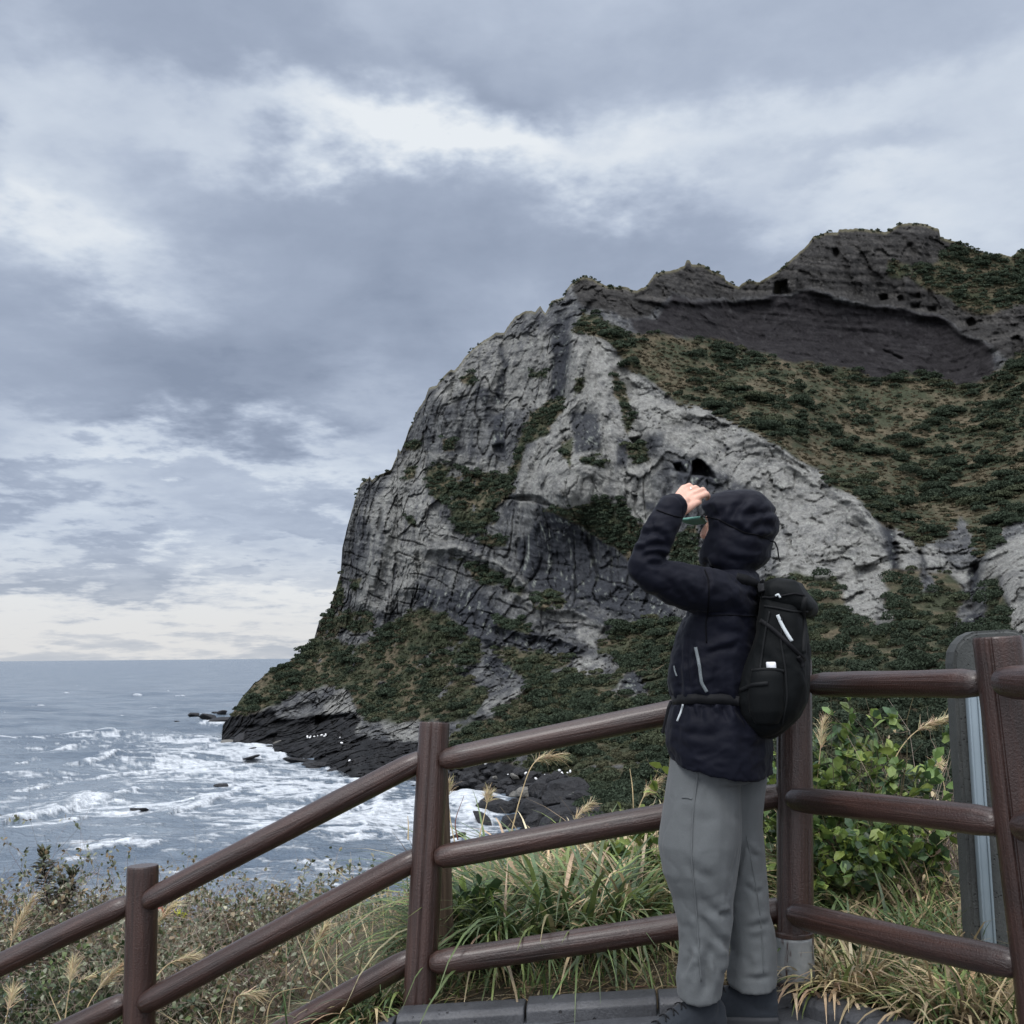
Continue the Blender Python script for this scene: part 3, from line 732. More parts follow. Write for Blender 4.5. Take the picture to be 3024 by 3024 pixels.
def add_bushes(prob, n, rmin, rmax, q_area, size, pal, lift=.35, flat=.75, seed=0):
    rg = np.random.default_rng(seed)
    w = prob.copy()
    cell = np.abs(np.gradient(GX, axis=1) * np.gradient(GY, axis=0))
    w = (w * cell).ravel(); w = w / w.sum()
    idx = rg.choice(w.size, n, p=w)
    P = PW.reshape(-1, 3)[idx]; Dd = HD.ravel()[idx]
    rad = rmin + (rmax - rmin) * rg.random(n) ** 1.8
    hue = fbm(P / 16.0, 3, seed=50 + seed) + rg.normal(size=n) * .17
    for i in range(n):
        r = rad[i]
        k = int(np.clip(q_area * (r * 1024 / Dd[i]) ** 2, 16, 900))
        d = unit(rg.normal(size=(k, 3))); d[:, 2] = np.abs(d[:, 2]) * 1.0 - .25
        lobes = unit(rg.normal(size=(5, 3))) ; lobes[:, 2] = np.abs(lobes[:, 2])
        lob = (d @ lobes.T).max(1)
        rr = r * (.55 + .5 * np.clip(lob, 0, 1) ** 2) * (.72 + .34 * rg.random(k))
        c = P[i] + d * rr[:, None] * np.array([1.15, 1.15, flat]) + np.array([0, 0, lift * r])
        nrm = unit(d + rg.normal(size=(k, 3)) * .75)
        ta = unit(np.cross(nrm, rg.normal(size=(k, 3)))); tb = np.cross(nrm, ta)
        s = size * (.6 + .8 * rg.random(k))[:, None] * (.5 + .5 * Dd[i] / 300)
        q = np.stack([c - ta * s - tb * s * .6, c + ta * s - tb * s * .6, c + ta * s * .7 + tb * s * .7, c - ta * s * .7 + tb * s * .7], 1)
        h = np.clip(hue[i], -.6, .6)
        base = pal[0] * (1 - sstep(h, -.1, .35)) + pal[1] * sstep(h, -.1, .35)
        if h > .34 : base = pal[2] * .75 + base * .25
        bush.quads(q, base[None] * (.7 + .6 * rg.random(k))[:, None])


G1, G2, G3 = np.array([.035, .048, .032]), np.array([.056, .064, .038]), np.array([.088, .074, .047])
G4, G5 = np.array([.090, .077, .050]), np.array([.068, .067, .042])
vx = 1.0
clump = sstep(fbm(PB / 17.0, 4, .55, seed=60), -.12, .22)
clump2 = sstep(fbm(PB / 9.0, 3, .55, seed=63), -.05, .25)
RL = sstep(GX, 2000, 2250) * sstep(GY, 1450, 1600) * sstep(GY, 2640, 2560)
LL = sstep(GY, 2560, 2500) * (1 - sstep(GX, 2100, 2250) * sstep(GY, 1500, 1700))
# dry grass and creeping cover first, bushes in clumps of every size over it
add_bushes(m_veg * vx, 8680, .3, 1.1, 9.0, .19, (G4, G5, G4 * 1.15), lift=.05, flat=.5, seed=6)
add_bushes(m_veg * vx * (.06 + .94 * clump), 2325, .6, 2.0, 5.0, .22, (G1, G2 * .9, G5), seed=1)
add_bushes(m_veg * vx * (.02 + .98 * clump * clump2), 651, 1.6, 4.2, 4.6, .24, (G1 * .8, G1, G2), flat=.62, seed=11)
add_bushes(region([VEG[1]], 9) * vx, 672, .6, 2.4, 5.0, .22, (G1, G1 * 1.2, G2), seed=14)
add_bushes(m_low * LL, 4600, .3, 1.2, 9.0, .19, (G2, G5, G1 * 1.2), lift=.08, flat=.6, seed=7)
add_bushes(m_low * LL * (.2 + .8 * clump), 1900, .6, 1.9, 5.0, .22, (G1, G2, G5), seed=3)
add_bushes(m_low * LL * (.03 + .97 * clump2), 420, 1.3, 3.2, 4.6, .24, (G1 * .85, G1, G2), flat=.65, seed=12)
add_bushes(m_low * RL, 3900, .5, 1.4, 5.0, .19, (G2 * .9, G1, G5), lift=.15, seed=9)
add_bushes(m_low * RL, 1350, .8, 2.4, 2.8, .20, (G1 * .85, G1 * 1.2, G2), seed=4)
add_bushes(m_low * RL * (.1 + .9 * clump2), 390, 1.8, 3.6, 2.2, .21, (G1 * .8, G1 * 1.1, G2), flat=.9, seed=13)
add_bushes(m_ivy, 1000, .3, .8, 9.0, .18, (G2, G1, G5), lift=.1, seed=8)
add_bushes(m_ivy * sstep(fbm(PB / 7., 3, seed=61), -.4, .0), 1100, .6, 2.0, 4.6, .22, (G1 * .95, G1 * 1.2, G2), seed=2)
add_bushes(rim[..., 0] * sstep(fbm(PB / 9., 2, seed=62), -.1, .3), 170, .4, 1.1, 5, .22, (G1, G2, G2), seed=5)
o = bush.build('scrub', M_FAR_LEAF)
tag(o, kind='stuff', label='dark green and brown scrub covering the ledges and slopes of the headland', cat='scrub')
# ------------------------------------------------------------------ sea
SEA = CAMZ - 25.0


def horizon(px): return 1952.2 - .0094 * px


def sea_at(px, py):
    r = rays(px, py); dist = (SEA - CAMZ) / r[..., 2]
    return CAM + r * dist[..., None]


cols = np.concatenate([np.linspace(-2600, -140, 40), np.arange(-100, 1720, 2.7), np.linspace(1760, 5200, 50)])
offs = [.9]
while offs[-1] < 1000: offs.append(offs[-1] + min(2.3, .25 + offs[-1] * .035))
offs = np.array(offs)
SX = np.repeat(cols[None], len(offs), 0); SO = np.repeat(offs[:, None], len(cols), 1)
SYP = horizon(SX) + SO
P = sea_at(SX, SYP)
P2 = np.stack([P[..., 0], P[..., 1], np.zeros_like(SX)], -1)
dY = P[..., 1] ** 2 / (25 * 3024) * 2.2
h = np.zeros_like(SX)
rg = np.random.default_rng(3)
for i in range(34):
    lam = 3.0 * 1.105 ** i
    ang = math.radians(-62 + rg.normal() * 24)          # the swell runs in towards the cove
    kx, ky = math.cos(ang), math.sin(ang)
    ph = rg.random() * 6.28
    arg = 2 * math.pi / lam * (P[..., 0] * kx + P[..., 1] * ky) + ph + fbm(P2 / (lam * 3.1), 2, seed=i) * 3.2
    att = sstep(lam / np.maximum(dY, .3), 1.5, 4)
    h += (1 - np.abs(np.sin(arg * .5))) * lam * .0125 * att * (.6 + .8 * rg.random())
h -= h[SO > 60].mean()
# breaking crests: (points in the photo, height, foam width behind)
BREAK = [([(0, 2174), (60, 2171)], .5, 3), ([(-40, 2194), (155, 2187)], .9, 5), ([(171, 2210), (230, 2200)], 1.0, 4), ([(103, 2174), (230, 2172), (326, 2169)], .8, 6), ([(264, 2133), (308, 2127)], .9, 4), ([(233, 2161), (350, 2156), (466, 2153)], .7, 8),
         ([(248, 2262), (300, 2256), (362, 2239)], 1.0, 6), ([(46, 2268), (70, 2263)], .7, 2), ([(70, 2345), (105, 2340), (132, 2332)], .9, 3), ([(67, 2410), (160, 2394), (238, 2376), (270, 2362), (295, 2366)], 1.5, 8), ([(300, 2383), (420, 2382), (560, 2380)], .4, 7),
         ([(540, 2412), (610, 2386), (650, 2372), (683, 2360)], 1.1, 7), ([(352, 2346), (380, 2342), (401, 2333)], .7, 2), ([(264, 2516), (310, 2512), (362, 2508)], .6, 4), ([(410, 2048), (430, 2047)], .8, 3), ([(520, 2050), (565, 2048)], .8, 3), ([(85, 2078), (125, 2076)], .8, 3), ([(340, 2110), (362, 2108)], .8, 3),
         ([(430, 2095), (455, 2094)], .8, 3), ([(570, 2068), (590, 2068)], .8, 2), ([(185, 2037), (200, 2036)], .8, 2), ([(1150, 2310), (1120, 2400), (1060, 2470)], .35, 4), ([(1320, 2316), (1380, 2332), (1440, 2345)], .5, 3), ([(870, 2450), (960, 2430), (1060, 2400)], .6, 6),
         ([(1330, 2350), (1370, 2375), (1400, 2420)], .5, 4), ([(520, 2290), (620, 2284), (740, 2262)], .6, 6), ([(700, 2330), (830, 2318), (960, 2290)], .6, 6), ([(300, 2300), (420, 2290), (500, 2278)], .5, 5), ([(0, 2440), (120, 2432)], .4, 4), ([(620, 2470), (760, 2450), (860, 2440)], .5, 6), ([(120, 2424), (220, 2408)], .5, 6),
         ([(960, 2262), (1060, 2300)], .3, 4), ([(700, 2205), (830, 2222), (880, 2228)], .4, 4)]
foam = np.zeros_like(SX)
n_big = fbm(P2 * np.array([1 / 30., 1 / 9., 1]), 4, .55, seed=70)
n_med = fbm(P2 * np.array([1 / 8., 1 / 2.6, 1]), 4, .6, seed=71)
lace = ridged(P2 * np.array([1 / 7., 1 / 2.4, 1]) + .5 * fbm(P2 / 3., 2, seed=5)[..., None], 4, .62, seed=72)
for pl, hh, wd in BREAK:
    Q = sea_at(np.array([q[0] for q in pl], float), np.array([q[1] for q in pl], float))[:, :2]
    dd = np.full(SX.shape, 1e9); side = np.zeros(SX.shape); en = np.zeros(SX.shape)
    b = (np.abs(P[..., 0] - Q[:, 0].mean()) < np.ptp(Q[:, 0]) + 40) & (np.abs(P[..., 1] - Q[:, 1].mean()) < np.ptp(Q[:, 1]) + 40)
    x, y = P[..., 0][b] + n_med[b] * 1.6, P[..., 1][b] + n_med[b] * 1.6
    if x.size == 0: continue
    best = np.full(x.shape, 1e9); sg = np.zeros(x.shape)
    for (x1, y1), (x2, y2) in zip(Q[:-1], Q[1:]):
        ex, ey = x2 - x1, y2 - y1; l2 = ex * ex + ey * ey
        t_ = np.clip(((x - x1) * ex + (y - y1) * ey) / l2, 0, 1)
        d = np.hypot(x - x1 - t_ * ex, y - y1 - t_ * ey)
        c = ((x - x1) * ey - (y - y1) * ex) / math.sqrt(l2)         # >0 on the shore (near) side
        upd = d < best; best = np.where(upd, d, best); sg = np.where(upd, c, sg)
    sc = max(1.0, Q[:, 1].mean() / 330)
    near = np.where(sg > 0, best / (1.1 * sc), best / (wd * .55 * sc))
    bumpv = np.exp(-near ** 2)
    hb = np.zeros(SX.shape); hb[b] = bumpv * hh
    h += hb * .75 * (1 + .15 * n_med)
    fb = np.zeros(SX.shape)
    fb[b] = np.where(sg > 0, np.exp(-(best / (1.6 * sc)) ** 2) * 1.25, np.exp(-(best / (wd * sc)) ** 1.3) * .95)
    foam = np.maximum(foam, sstep(fb + .5 * n_med + .5 * (lace - .6) - .1, .35, .95) * .95)
# foam patches left on the water, thick in the cove and thinning out to sea
dens = np.zeros_like(SX)
for (px, py, hw, hv, s) in [(620, 2260, 380, 60, .8), (850, 2330, 420, 80, .85), (430, 2400, 330, 50, .75), (1000, 2430, 300, 90, .75), (1200, 2420, 190, 120, .8), (1400, 2390, 120, 60, .95), (560, 2185, 260, 30, .7), (760, 2230, 250, 40, .8),
                            (150, 2300, 260, 80, .38), (200, 2200, 260, 36, .42), (650, 2130, 90, 16, .9), (640, 2200, 60, 30, .9), (350, 2480, 420, 70, .52), (850, 2560, 520, 100, .5), (700, 2420, 420, 60, .62), (250, 2390, 300, 50, .6), (1000, 2330, 260, 60, .85), (1340, 2470, 160, 70, .8), (500, 2330, 260, 40, .6), (300, 2180, 300, 24, .5)]:
    dens = np.maximum(dens, s * np.exp(-((SX - px) / hw) ** 2 - ((SYP - py) / hv) ** 2))
pat = .55 * n_big + .75 * n_med + .9 * (lace - .5)
foam = np.maximum(foam, sstep(pat, .36 - 1.05 * dens, 1.0 - 1.05 * dens) * sstep(dens, .08, .3) * .9)
caps = sstep(fbm(P2 * np.array([1 / 15., 1 / 5., 1]), 4, .6, seed=75), .47, .62) * sstep(SO, 10, 60) * .9
foam = np.maximum(foam, caps)
foam *= sstep(SX, -140, -100) * sstep(SX, 1720, 1650)
P[..., 2] += h * sstep(SO, 4, 40) + foam * .12 * sstep(SO, 40, 90)
m, t, p, out = material('sea_water')
geo = nd(t, 'ShaderNodeNewGeometry'); pos = geo.outputs['Position']
fa = attr(t, 'foam').outputs['Fac']
mp = nd(t, 'ShaderNodeMapping'); mp.inputs['Scale'].default_value = (.55, 1.0, 1); t.links.new(pos, mp.inputs[0])
w1 = noise(t, mp.outputs[0], .16, 5, .6, .4).outputs['Fac']; w2 = noise(t, mp.outputs[0], .9, 5, .62, .5).outputs['Fac']; w3 = noise(t, mp.outputs[0], .035, 3, .5).outputs['Fac']
fn = noise(t, mp.outputs[0], 1.1, 6, .7, .6).outputs['Fac']
fm = smooth(t, math_node(t, 'ADD', fa, math_node(t, 'MULTIPLY', math_node(t, 'SUBTRACT', fn, .5), 1.25)), .20, 1.15)
fm = math_node(t, 'MULTIPLY', fm, smooth(t, fa, .02, .25))
wcol = ramp(t, math_node(t, 'ADD', math_node(t, 'MULTIPLY', w3, .6), math_node(t, 'MULTIPLY', w1, .4)), [(.40, (.082, .112, .150)), (.60, (.155, .19, .228))])
setcol(t, p, mixc(t, fm, wcol, (.60, .64, .68)))
t.links.new(math_node(t, 'ADD', .26, math_node(t, 'MULTIPLY', fm, .5)), p.inputs['Roughness'])
p.inputs['IOR'].default_value = 1.333
hh_ = math_node(t, 'ADD', math_node(t, 'MULTIPLY', w1, 1.0), math_node(t, 'ADD', math_node(t, 'MULTIPLY', w2, .3), math_node(t, 'MULTIPLY', fm, .15)))
bump(t, p, hh_, 1.0, 2.6)
me = mesh_np('sea', P.reshape(-1, 3), grid_faces(*SX.shape), None, {'foam': foam.ravel()})
tag(link('sea', me, m, None, True), kind='structure')
# ------------------------------------------------------------------ near ground, path, kerb, fence
FS = .953                                   # depth scale of the fence survey


def zfoot(x):
    x = np.asarray(x, float)
    return np.where(x < -.39, .02 + .47 * (x + .39), np.where(x < .9, .02 + (x + .39) / 1.29 * .10, .12))


def ground_z(x, y):
    x = np.asarray(x, float); y = np.asarray(y, float)
    v = y - 3.75
    fall = np.maximum(0, v - 2.3)
    z = zfoot(np.maximum(x, -6)) - .46 * fall - .012 * fall ** 1.5 * 0
    z = z - np.where(v > 0, .02, 0) + .05 * fbm(np.stack([x / 1.1, y / 1.1, x * 0], -1), 3, seed=80) * np.clip(v * 1.5 + .2, 0, 1)
    return np.maximum(z, SEA - 6)


gx = np.concatenate([np.linspace(-60, -8, 30), np.linspace(-7.8, 7, 110), np.linspace(7.4, 60, 30)])
gy = np.concatenate([np.linspace(-6, 2.4, 12), np.linspace(2.46, 5, 64), np.linspace(5.1, 9, 32), np.linspace(9.3, 75, 60)])
XX, YY = np.meshgrid(gx, gy)
ZZ = ground_z(XX, YY)
# under the paving the soil lies lower
side = (YY < 3.79 - .09 * (XX + .39)) & (YY < 3.69 - (XX - .9) * 1.48)
ZZ = np.where(side, np.minimum(ZZ, np.where(XX < -.39, zfoot(XX), .0) - .22) , ZZ)
m, t, p, out = material('soil')
geo = nd(t, 'ShaderNodeNewGeometry'); pos = geo.outputs['Position']
n1 = noise(t, pos, 3.0, 6, .65).outputs['Fac']; n2 = noise(t, pos, 38, 5, .7).outputs['Fac']
setcol(t, p, mixc(t, .6, ramp(t, n1, [(.3, (.035, .036, .018)), (.5, (.075, .058, .034)), (.7, (.12, .095, .058))]), ramp(t, n2, [(.3, .2), (.7, .8)]), 'OVERLAY'))
p.inputs['Roughness'].default_value = .95
bump(t, p, n2, .9, .03)
M_SOIL = m
tag(link('ground', mesh_np('ground', np.stack([XX, YY, ZZ], -1).reshape(-1, 3), grid_faces(*XX.shape)), M_SOIL, None, True), kind='structure')

# basalt paving and kerb
m, t, p, out = material('basalt_paving')
geo = nd(t, 'ShaderNodeNewGeometry'); pos = geo.outputs['Position']
n1 = noise(t, pos, 5, 6, .62).outputs['Fac']; n2 = noise(t, pos, 90, 4, .6).outputs['Fac']
vor = nd(t, 'ShaderNodeTexVoronoi'); vor.inputs['Scale'].default_value = 42; t.links.new(pos, vor.inputs['Vector'])
pit = smooth(t, vor.outputs['Distance'], .13, .19)
brick = nd(t, 'ShaderNodeTexBrick'); brick.inputs['Scale'].default_value = 1.0
brick.inputs['Brick Width'].default_value = .6; brick.inputs['Row Height'].default_value = .3; brick.inputs['Mortar Size'].default_value = .006; brick.inputs['Mortar Smooth'].default_value = .1
mp = nd(t, 'ShaderNodeMapping'); mp.inputs['Rotation'].default_value = (0, 0, math.radians(-6)); mp.inputs['Location'].default_value = (.1, .06, 0); t.links.new(pos, mp.inputs[0]); t.links.new(mp.outputs[0], brick.inputs['Vector'])
base = ramp(t, n1, [(.3, (.040, .043, .050)), (.7, (.080, .085, .094))])
base = mixc(t, .45, base, ramp(t, n2, [(.3, .3), (.7, .7)]), 'OVERLAY')
M_KERB, tk, pk, _ = material('basalt_kerb')
setcol(t, p, mixc(t, brick.outputs['Fac'], base, (.02, .02, .022)))
t.links.new(math_node(t, 'ADD', .28, math_node(t, 'MULTIPLY', n1, .45)), p.inputs['Roughness'])
bump(t, p, math_node(t, 'SUBTRACT', n2, math_node(t, 'MULTIPLY', brick.outputs['Fac'], 2.0)), .6, .004)
M_PAVE = m
t, p = tk, pk
geo = nd(t, 'ShaderNodeNewGeometry'); pos = geo.outputs['Position']
n1 = noise(t, pos, 5, 6, .62).outputs['Fac']; n2 = noise(t, pos, 110, 4, .6).outputs['Fac']
vor = nd(t, 'ShaderNodeTexVoronoi'); vor.inputs['Scale'].default_value = 30; t.links.new(pos, vor.inputs['Vector'])
pick = noise(t, pos, 14, 2, .5).outputs['Fac']
pit = math_node(t, 'MULTIPLY', math_node(t, 'SUBTRACT', 1.0, smooth(t, vor.outputs['Distance'], .12, .2)), smooth(t, pick, .5, .6))
base = mixc(t, .45, ramp(t, n1, [(.3, (.030, .032, .037)), (.7, (.066, .069, .076))]), ramp(t, n2, [(.3, .25), (.7, .75)]), 'OVERLAY')
setcol(t, p, mixc(t, pit, base, (.015, .015, .016)))
p.inputs['Roughness'].default_value = .5
bump(t, p, math_node(t, 'SUBTRACT', math_node(t, 'MULTIPLY', n2, .5), pit), .8, .006)


def zpath(x):
    x = np.asarray(x, float)
    return np.where(x < .9, -.02 + (np.maximum(x, -.39) + .39) / 1.29 * .10, .08)


KA, KB, KC = np.array([-.40, 3.76]), np.array([.91, 3.64]), np.array([1.62, 2.6])
px_ = np.linspace(-.45, 4, 24)
pv = []
for yv in np.linspace(-4, 3.72, 14):
    for xv in px_:
        yy = min(yv, 3.70 - .09 * (xv + .39)) if xv < .95 else min(yv, 3.55 - (xv - .95) * 1.46)
        pv.append((xv, yy, zpath(xv)))
tag(link('path', mesh_np('path', np.array(pv), grid_faces(14, 24)), M_PAVE), kind='structure')


def prism(profile, A, B, gap=.004):
    """sweep a closed profile [(outward, up)] from A to B (3D); outward = to the left of A->B seen from above"""
    A = np.asarray(A, float); B = np.asarray(B, float)
    d = unit(B - A); A = A + d * gap; B = B - d * gap
    s = unit(np.array([-d[1], d[0], 0])); up = np.array([0, 0, 1.])
    n = len(profile)
    V = [E + s * o + up * h for E in (A, B) for o, h in profile]
    F = [np.array([[i, (i + 1) % n, n + (i + 1) % n, n + i] for i in range(n)])]
    return np.array(V), F, n


def kerb_run(A, B, n, prof):
    A = np.asarray(A, float); B = np.asarray(B, float)
    for k in range(n):
        V, F, m_ = prism(prof, A + (B - A) * k / n, A + (B - A) * (k + 1) / n)
        V[:, 2] += .004 * math.sin(k * 2.4)
        F.append(np.array([list(range(m_))[::-1], list(range(m_, 2 * m_))]))
        o = link('kerb', mesh_np('kerb', V, F), M_KERB)
        md = o.modifiers.new('bevel', 'BEVEL'); md.width = .006; md.segments = 2; md.limit_method = 'ANGLE'
        tag(o, kind='structure')


prof = [(0, -.25), (0, -.010), (-.010, 0), (-.095, 0), (-.118, -.016), (-.122, -.25)]
prof = [(o, h) for o, h in prof]
zA, zB = .030, .130
# the kerb's back edge runs along the fence; outward is towards the grass
kerb_run((KB[0] + .004, KB[1], zB), (KA[0], KA[1], zA), 3, [(-o, h) for o, h in prof][::-1])
kerb_run((KC[0], KC[1], .130), (KB[0] + .09, KB[1] - .118, zB), 2, [(-o, h) for o, h in prof][::-1])
kerb_run((KA[0] - .01, KA[1], zA - .03), (-1.75, 3.86, -.60), 3, [(-o, h) for o, h in prof][::-1])
sv, sf = [], []
for k in range(6):                       # the stairs that go down along the fence
    x1, x0, z1 = -.46 - .36 * k, -.46 - .36 * (k + 1), -.03 - .16 * (k + 1)
    b = len(sv)
    sv += [(x0, -3, z1), (x1, -3, z1), (x1, 3.62, z1), (x0, 3.62, z1), (x0, -3, z1 - .3), (x1, -3, z1 - .3), (x1, 3.62, z1 - .3), (x0, 3.62, z1 - .3)]
    sf += [(b, b + 1, b + 2, b + 3), (b, b + 3, b + 7, b + 4), (b, b + 4, b + 5, b + 1), (b + 2, b + 6, b + 7, b + 3)]
tag(link('stairs', mesh_np('stairs', np.array(sv), np.array(sf)), M_PAVE), kind='structure')

# ---- fence
m, t, p, out = material('stained_wood')
g = attr(t, 'grain').outputs['Vector']
mp = nd(t, 'ShaderNodeMapping'); mp.inputs['Scale'].default_value = (1.1, 26, 26); t.links.new(g, mp.inputs[0])
n1 = noise(t, mp.outputs[0], 1.5, 7, .62, .9).outputs['Fac']
geo = nd(t, 'ShaderNodeNewGeometry'); pos = geo.outputs['Position']
n2 = noise(t, pos, 7, 5, .6).outputs['Fac']; n3 = noise(t, pos, 160, 3, .6).outputs['Fac']
col = ramp(t, n1, [(.28, (.014, .0060, .0042)), (.5, (.033, .0140, .0100)), (.72, (.055, .025, .0178))])
col = mixc(t, .35, col, ramp(t, n2, [(.3, .3), (.7, .72)]), 'OVERLAY')
scr = smooth(t, noise(t, mp.outputs[0], 3.5, 6, .7).outputs['Fac'], .66, .72)
chip = smooth(t, noise(t, pos, 26, 6, .7).outputs['Fac'], .64, .68)
grime = smooth(t, noise(t, pos, 3.2, 6, .65).outputs['Fac'], .50, .70)
col = mixc(t, math_node(t, 'MULTIPLY', grime, .55), col, (.014, .0085, .007))
col = mixc(t, math_node(t, 'MULTIPLY', scr, .5), col, (.13, .085, .07))
setcol(t, p, mixc(t, math_node(t, 'MULTIPLY', chip, .5), col, (.10, .060, .047)))
t.links.new(math_node(t, 'ADD', .22, math_node(t, 'MULTIPLY', n2, .3)), p.inputs['Roughness'])
bump(t, p, math_node(t, 'ADD', n1, math_node(t, 'MULTIPLY', n3, .3)), .8, .010)
p.inputs['Coat Weight'].default_value = .35; p.inputs['Coat Roughness'].default_value = .22
M_WOOD = m


def frame_of(d):
    d = unit(d); h = np.array([0, 0, 1.]) if abs(d[2]) < .9 else np.array([0, 1., 0])
    a = unit(np.cross(h, d)); b = np.cross(d, a)
    return d, a, b


def revolve(A, B, prof, rings, seg=28, seed=0, lump=.0015, bow=0, rad_fn=None):
    """log from A to B; prof = radius at given fraction [(t, r)]"""
    A = np.asarray(A, float); B = np.asarray(B, float); L = np.linalg.norm(B - A); d, a, b = frame_of(B - A)
    tt_ = np.array(rings); rr = np.interp(tt_, [q[0] for q in prof], [q[1] for q in prof])
    th = np.arange(seg) / seg * 2 * math.pi
    V, G = [], []
    for tq, r in zip(tt_, rr):
        rad = r * (rad_fn(th, tq) if rad_fn else np.ones(seg))
        c = A + (B - A) * tq + b * bow * math.sin(math.pi * tq)
        pts = c + (np.cos(th) * rad)[:, None] * a + (np.sin(th) * rad)[:, None] * b
        nn = fbm(np.stack([np.cos(th) * .8, np.sin(th) * .8, np.full(seg, tq * L * 5)], 1) + seed * 3.3, 3)
        pts = pts + (np.cos(th)[:, None] * a + np.sin(th)[:, None] * b) * (nn * lump)[:, None]
        V.append(pts); G.append(np.stack([np.full(seg, tq * L + seed * 1.7), np.cos(th) * r, np.sin(th) * r], 1))
    n = len(rings); i = np.arange(n * seg).reshape(n, seg); j = np.roll(i, -1, 1)
    F = np.stack([i[:-1].ravel(), j[:-1].ravel(), j[1:].ravel(), i[1:].ravel()], 1)
    V = np.concatenate(V); G = np.concatenate(G)
    V = np.concatenate([V, [A + 0 * d], [B + 0 * d]]); G = np.concatenate([G, [G[0] * [1, 0, 0]], [G[-seg] * [1, 0, 0]]])
    k0, k1 = len(V) - 2, len(V) - 1
    T = np.concatenate([np.stack([j[0], i[0], np.full(seg, k0)], 1), np.stack([i[-1], j[-1], np.full(seg, k1)], 1)])
    return V, [F, T], G


fence = empty('wooden_fence', at(2349, 2904, 3.8 * FS))
tag(fence, 'dark red-brown stained log fence with three rails running down beside the stairs', 'fence')


def post(topx, topy, topd, botx, boty, botd, dia, grooves, extra=.0, sleeve=False):
    T = at(topx, topy, topd * FS); B = at(botx, boty, botd * FS)
    d = unit(B - T); B2 = B + d * extra
    L = np.linalg.norm(B2 - T); r = dia / 2
    ga = [math.radians(g) for g in grooves]

    # grooves are cut at the given compass angle (0 = right, -90 = towards the camera)
    seg = 96

    def rf(th, tq):
        o = np.ones(len(th))
        for gq in ga:
            q = np.abs((th - gq + math.pi) % (2 * math.pi) - math.pi)
            o -= .085 * (q < .05) + .04 * ((q >= .05) & (q < .09))
        return o
    # frame: build with a = x, b = y (roughly) so that angles are compass angles
    dd, a, b = frame_of(T - B2)
    rings = [0, .002, .25, .5, .75, .985, .996, 1]
    rad = [(0, r), (.985, r), (.996, r * .985), (1, r * .955)]
    A_ = B2
    V, F, G = [], None, None
    th = np.arange(seg) / seg * 2 * math.pi
    ex = unit(np.array([1., 0, 0]) - dd * dd[0]); ey = np.cross(dd, ex)
    if ey[1] < 0: ey = -ey
    Vs, Gs = [], []
    for tq in rings:
        rr = np.interp(tq, [q[0] for q in rad], [q[1] for q in rad]) * rf(th, tq)
        c = B2 + (T - B2) * tq
        Vs.append(c + (np.cos(th) * rr)[:, None] * ex + (np.sin(th) * rr)[:, None] * ey)
        Gs.append(np.stack([np.full(seg, tq * L + topx * .01), np.cos(th) * r, np.sin(th) * r], 1))
    n = len(rings); i = np.arange(n * seg).reshape(n, seg); j = np.roll(i, -1, 1)
    F = np.stack([i[:-1].ravel(), j[:-1].ravel(), j[1:].ravel(), i[1:].ravel()], 1)
    V = np.concatenate(Vs + [[T]]); G = np.concatenate(Gs + [[[0, 0, 0]]])
    Tn = np.stack([i[-1], j[-1], np.full(seg, len(V) - 1)], 1)
    o = link('post', mesh_np('post', V, [F, Tn], None, {'grain': G}), M_WOOD, fence)
    o.data.polygons.foreach_set('use_smooth', [False] * len(o.data.polygons))
    return o, T, B, r


p1, *_ = post(422, 2556, 4.30, 411, 3010, 4.28, .118, (-128, 60), .75)
p2, *_ = post(1283, 2134, 4.10, 1238, 2956, 4.00, .114, (-97, 80), .12)
p3, _, pb, pr = post(2345, 1945, 3.86, 2349, 2904, 3.80, .122, (-52, -160, 100), .0)
p4, *_ = post(2945, 1880, 2.98, 3083, 2997, 2.98, .128, (-133, 50), .1)
p5, *_ = post(-500, 2950, 4.45, -505, 3300, 4.45, .118, (-128, 60), .8)
# bare galvanised foot of the corner post, its paint peeled
m, t, p, out = material('peeled_metal')
geo = nd(t, 'ShaderNodeNewGeometry'); pos = geo.outputs['Position']
n1 = noise(t, pos, 14, 6, .65).outputs['Fac']
mp = nd(t, 'ShaderNodeMapping'); mp.inputs['Scale'].default_value = (40, 40, 5); t.links.new(pos, mp.inputs[0])
n2 = noise(t, mp.outputs[0], 1, 5, .6).outputs['Fac']
col = ramp(t, n1, [(.3, (.17, .185, .19)), (.7, (.29, .30, .30))])
col = mixc(t, smooth(t, n2, .60, .68), col, (.05, .022, .017))
sp = nd(t, 'ShaderNodeSeparateXYZ'); t.links.new(pos, sp.inputs[0])
setcol(t, p, col); p.inputs['Roughness'].default_value = .55; p.inputs['Metallic'].default_value = .2
bump(t, p, n1, .4, .004)
M_PEEL = m
zb = pb[2]
for name, z0, z1, r0, mm in (('metal_sleeve', .012, .155, pr + .004, M_PEEL), ('base_collar', -.02, .012, pr + .013, M_WOOD), ('paint_ring', .155, .168, pr + .006, M_WOOD)):
    V, F, G = revolve((pb[0], pb[1], zb + z0), (pb[0], pb[1], zb + z1), [(0, r0), (1, r0)], [0, .08, .92, 1], 40, lump=.003)
    o = link(name, mesh_np(name, V, F, None, {'grain': G}), mm, p3, True)
    if name == 'metal_sleeve': o['label'] = 'bare grey foot of the corner post with peeled paint'


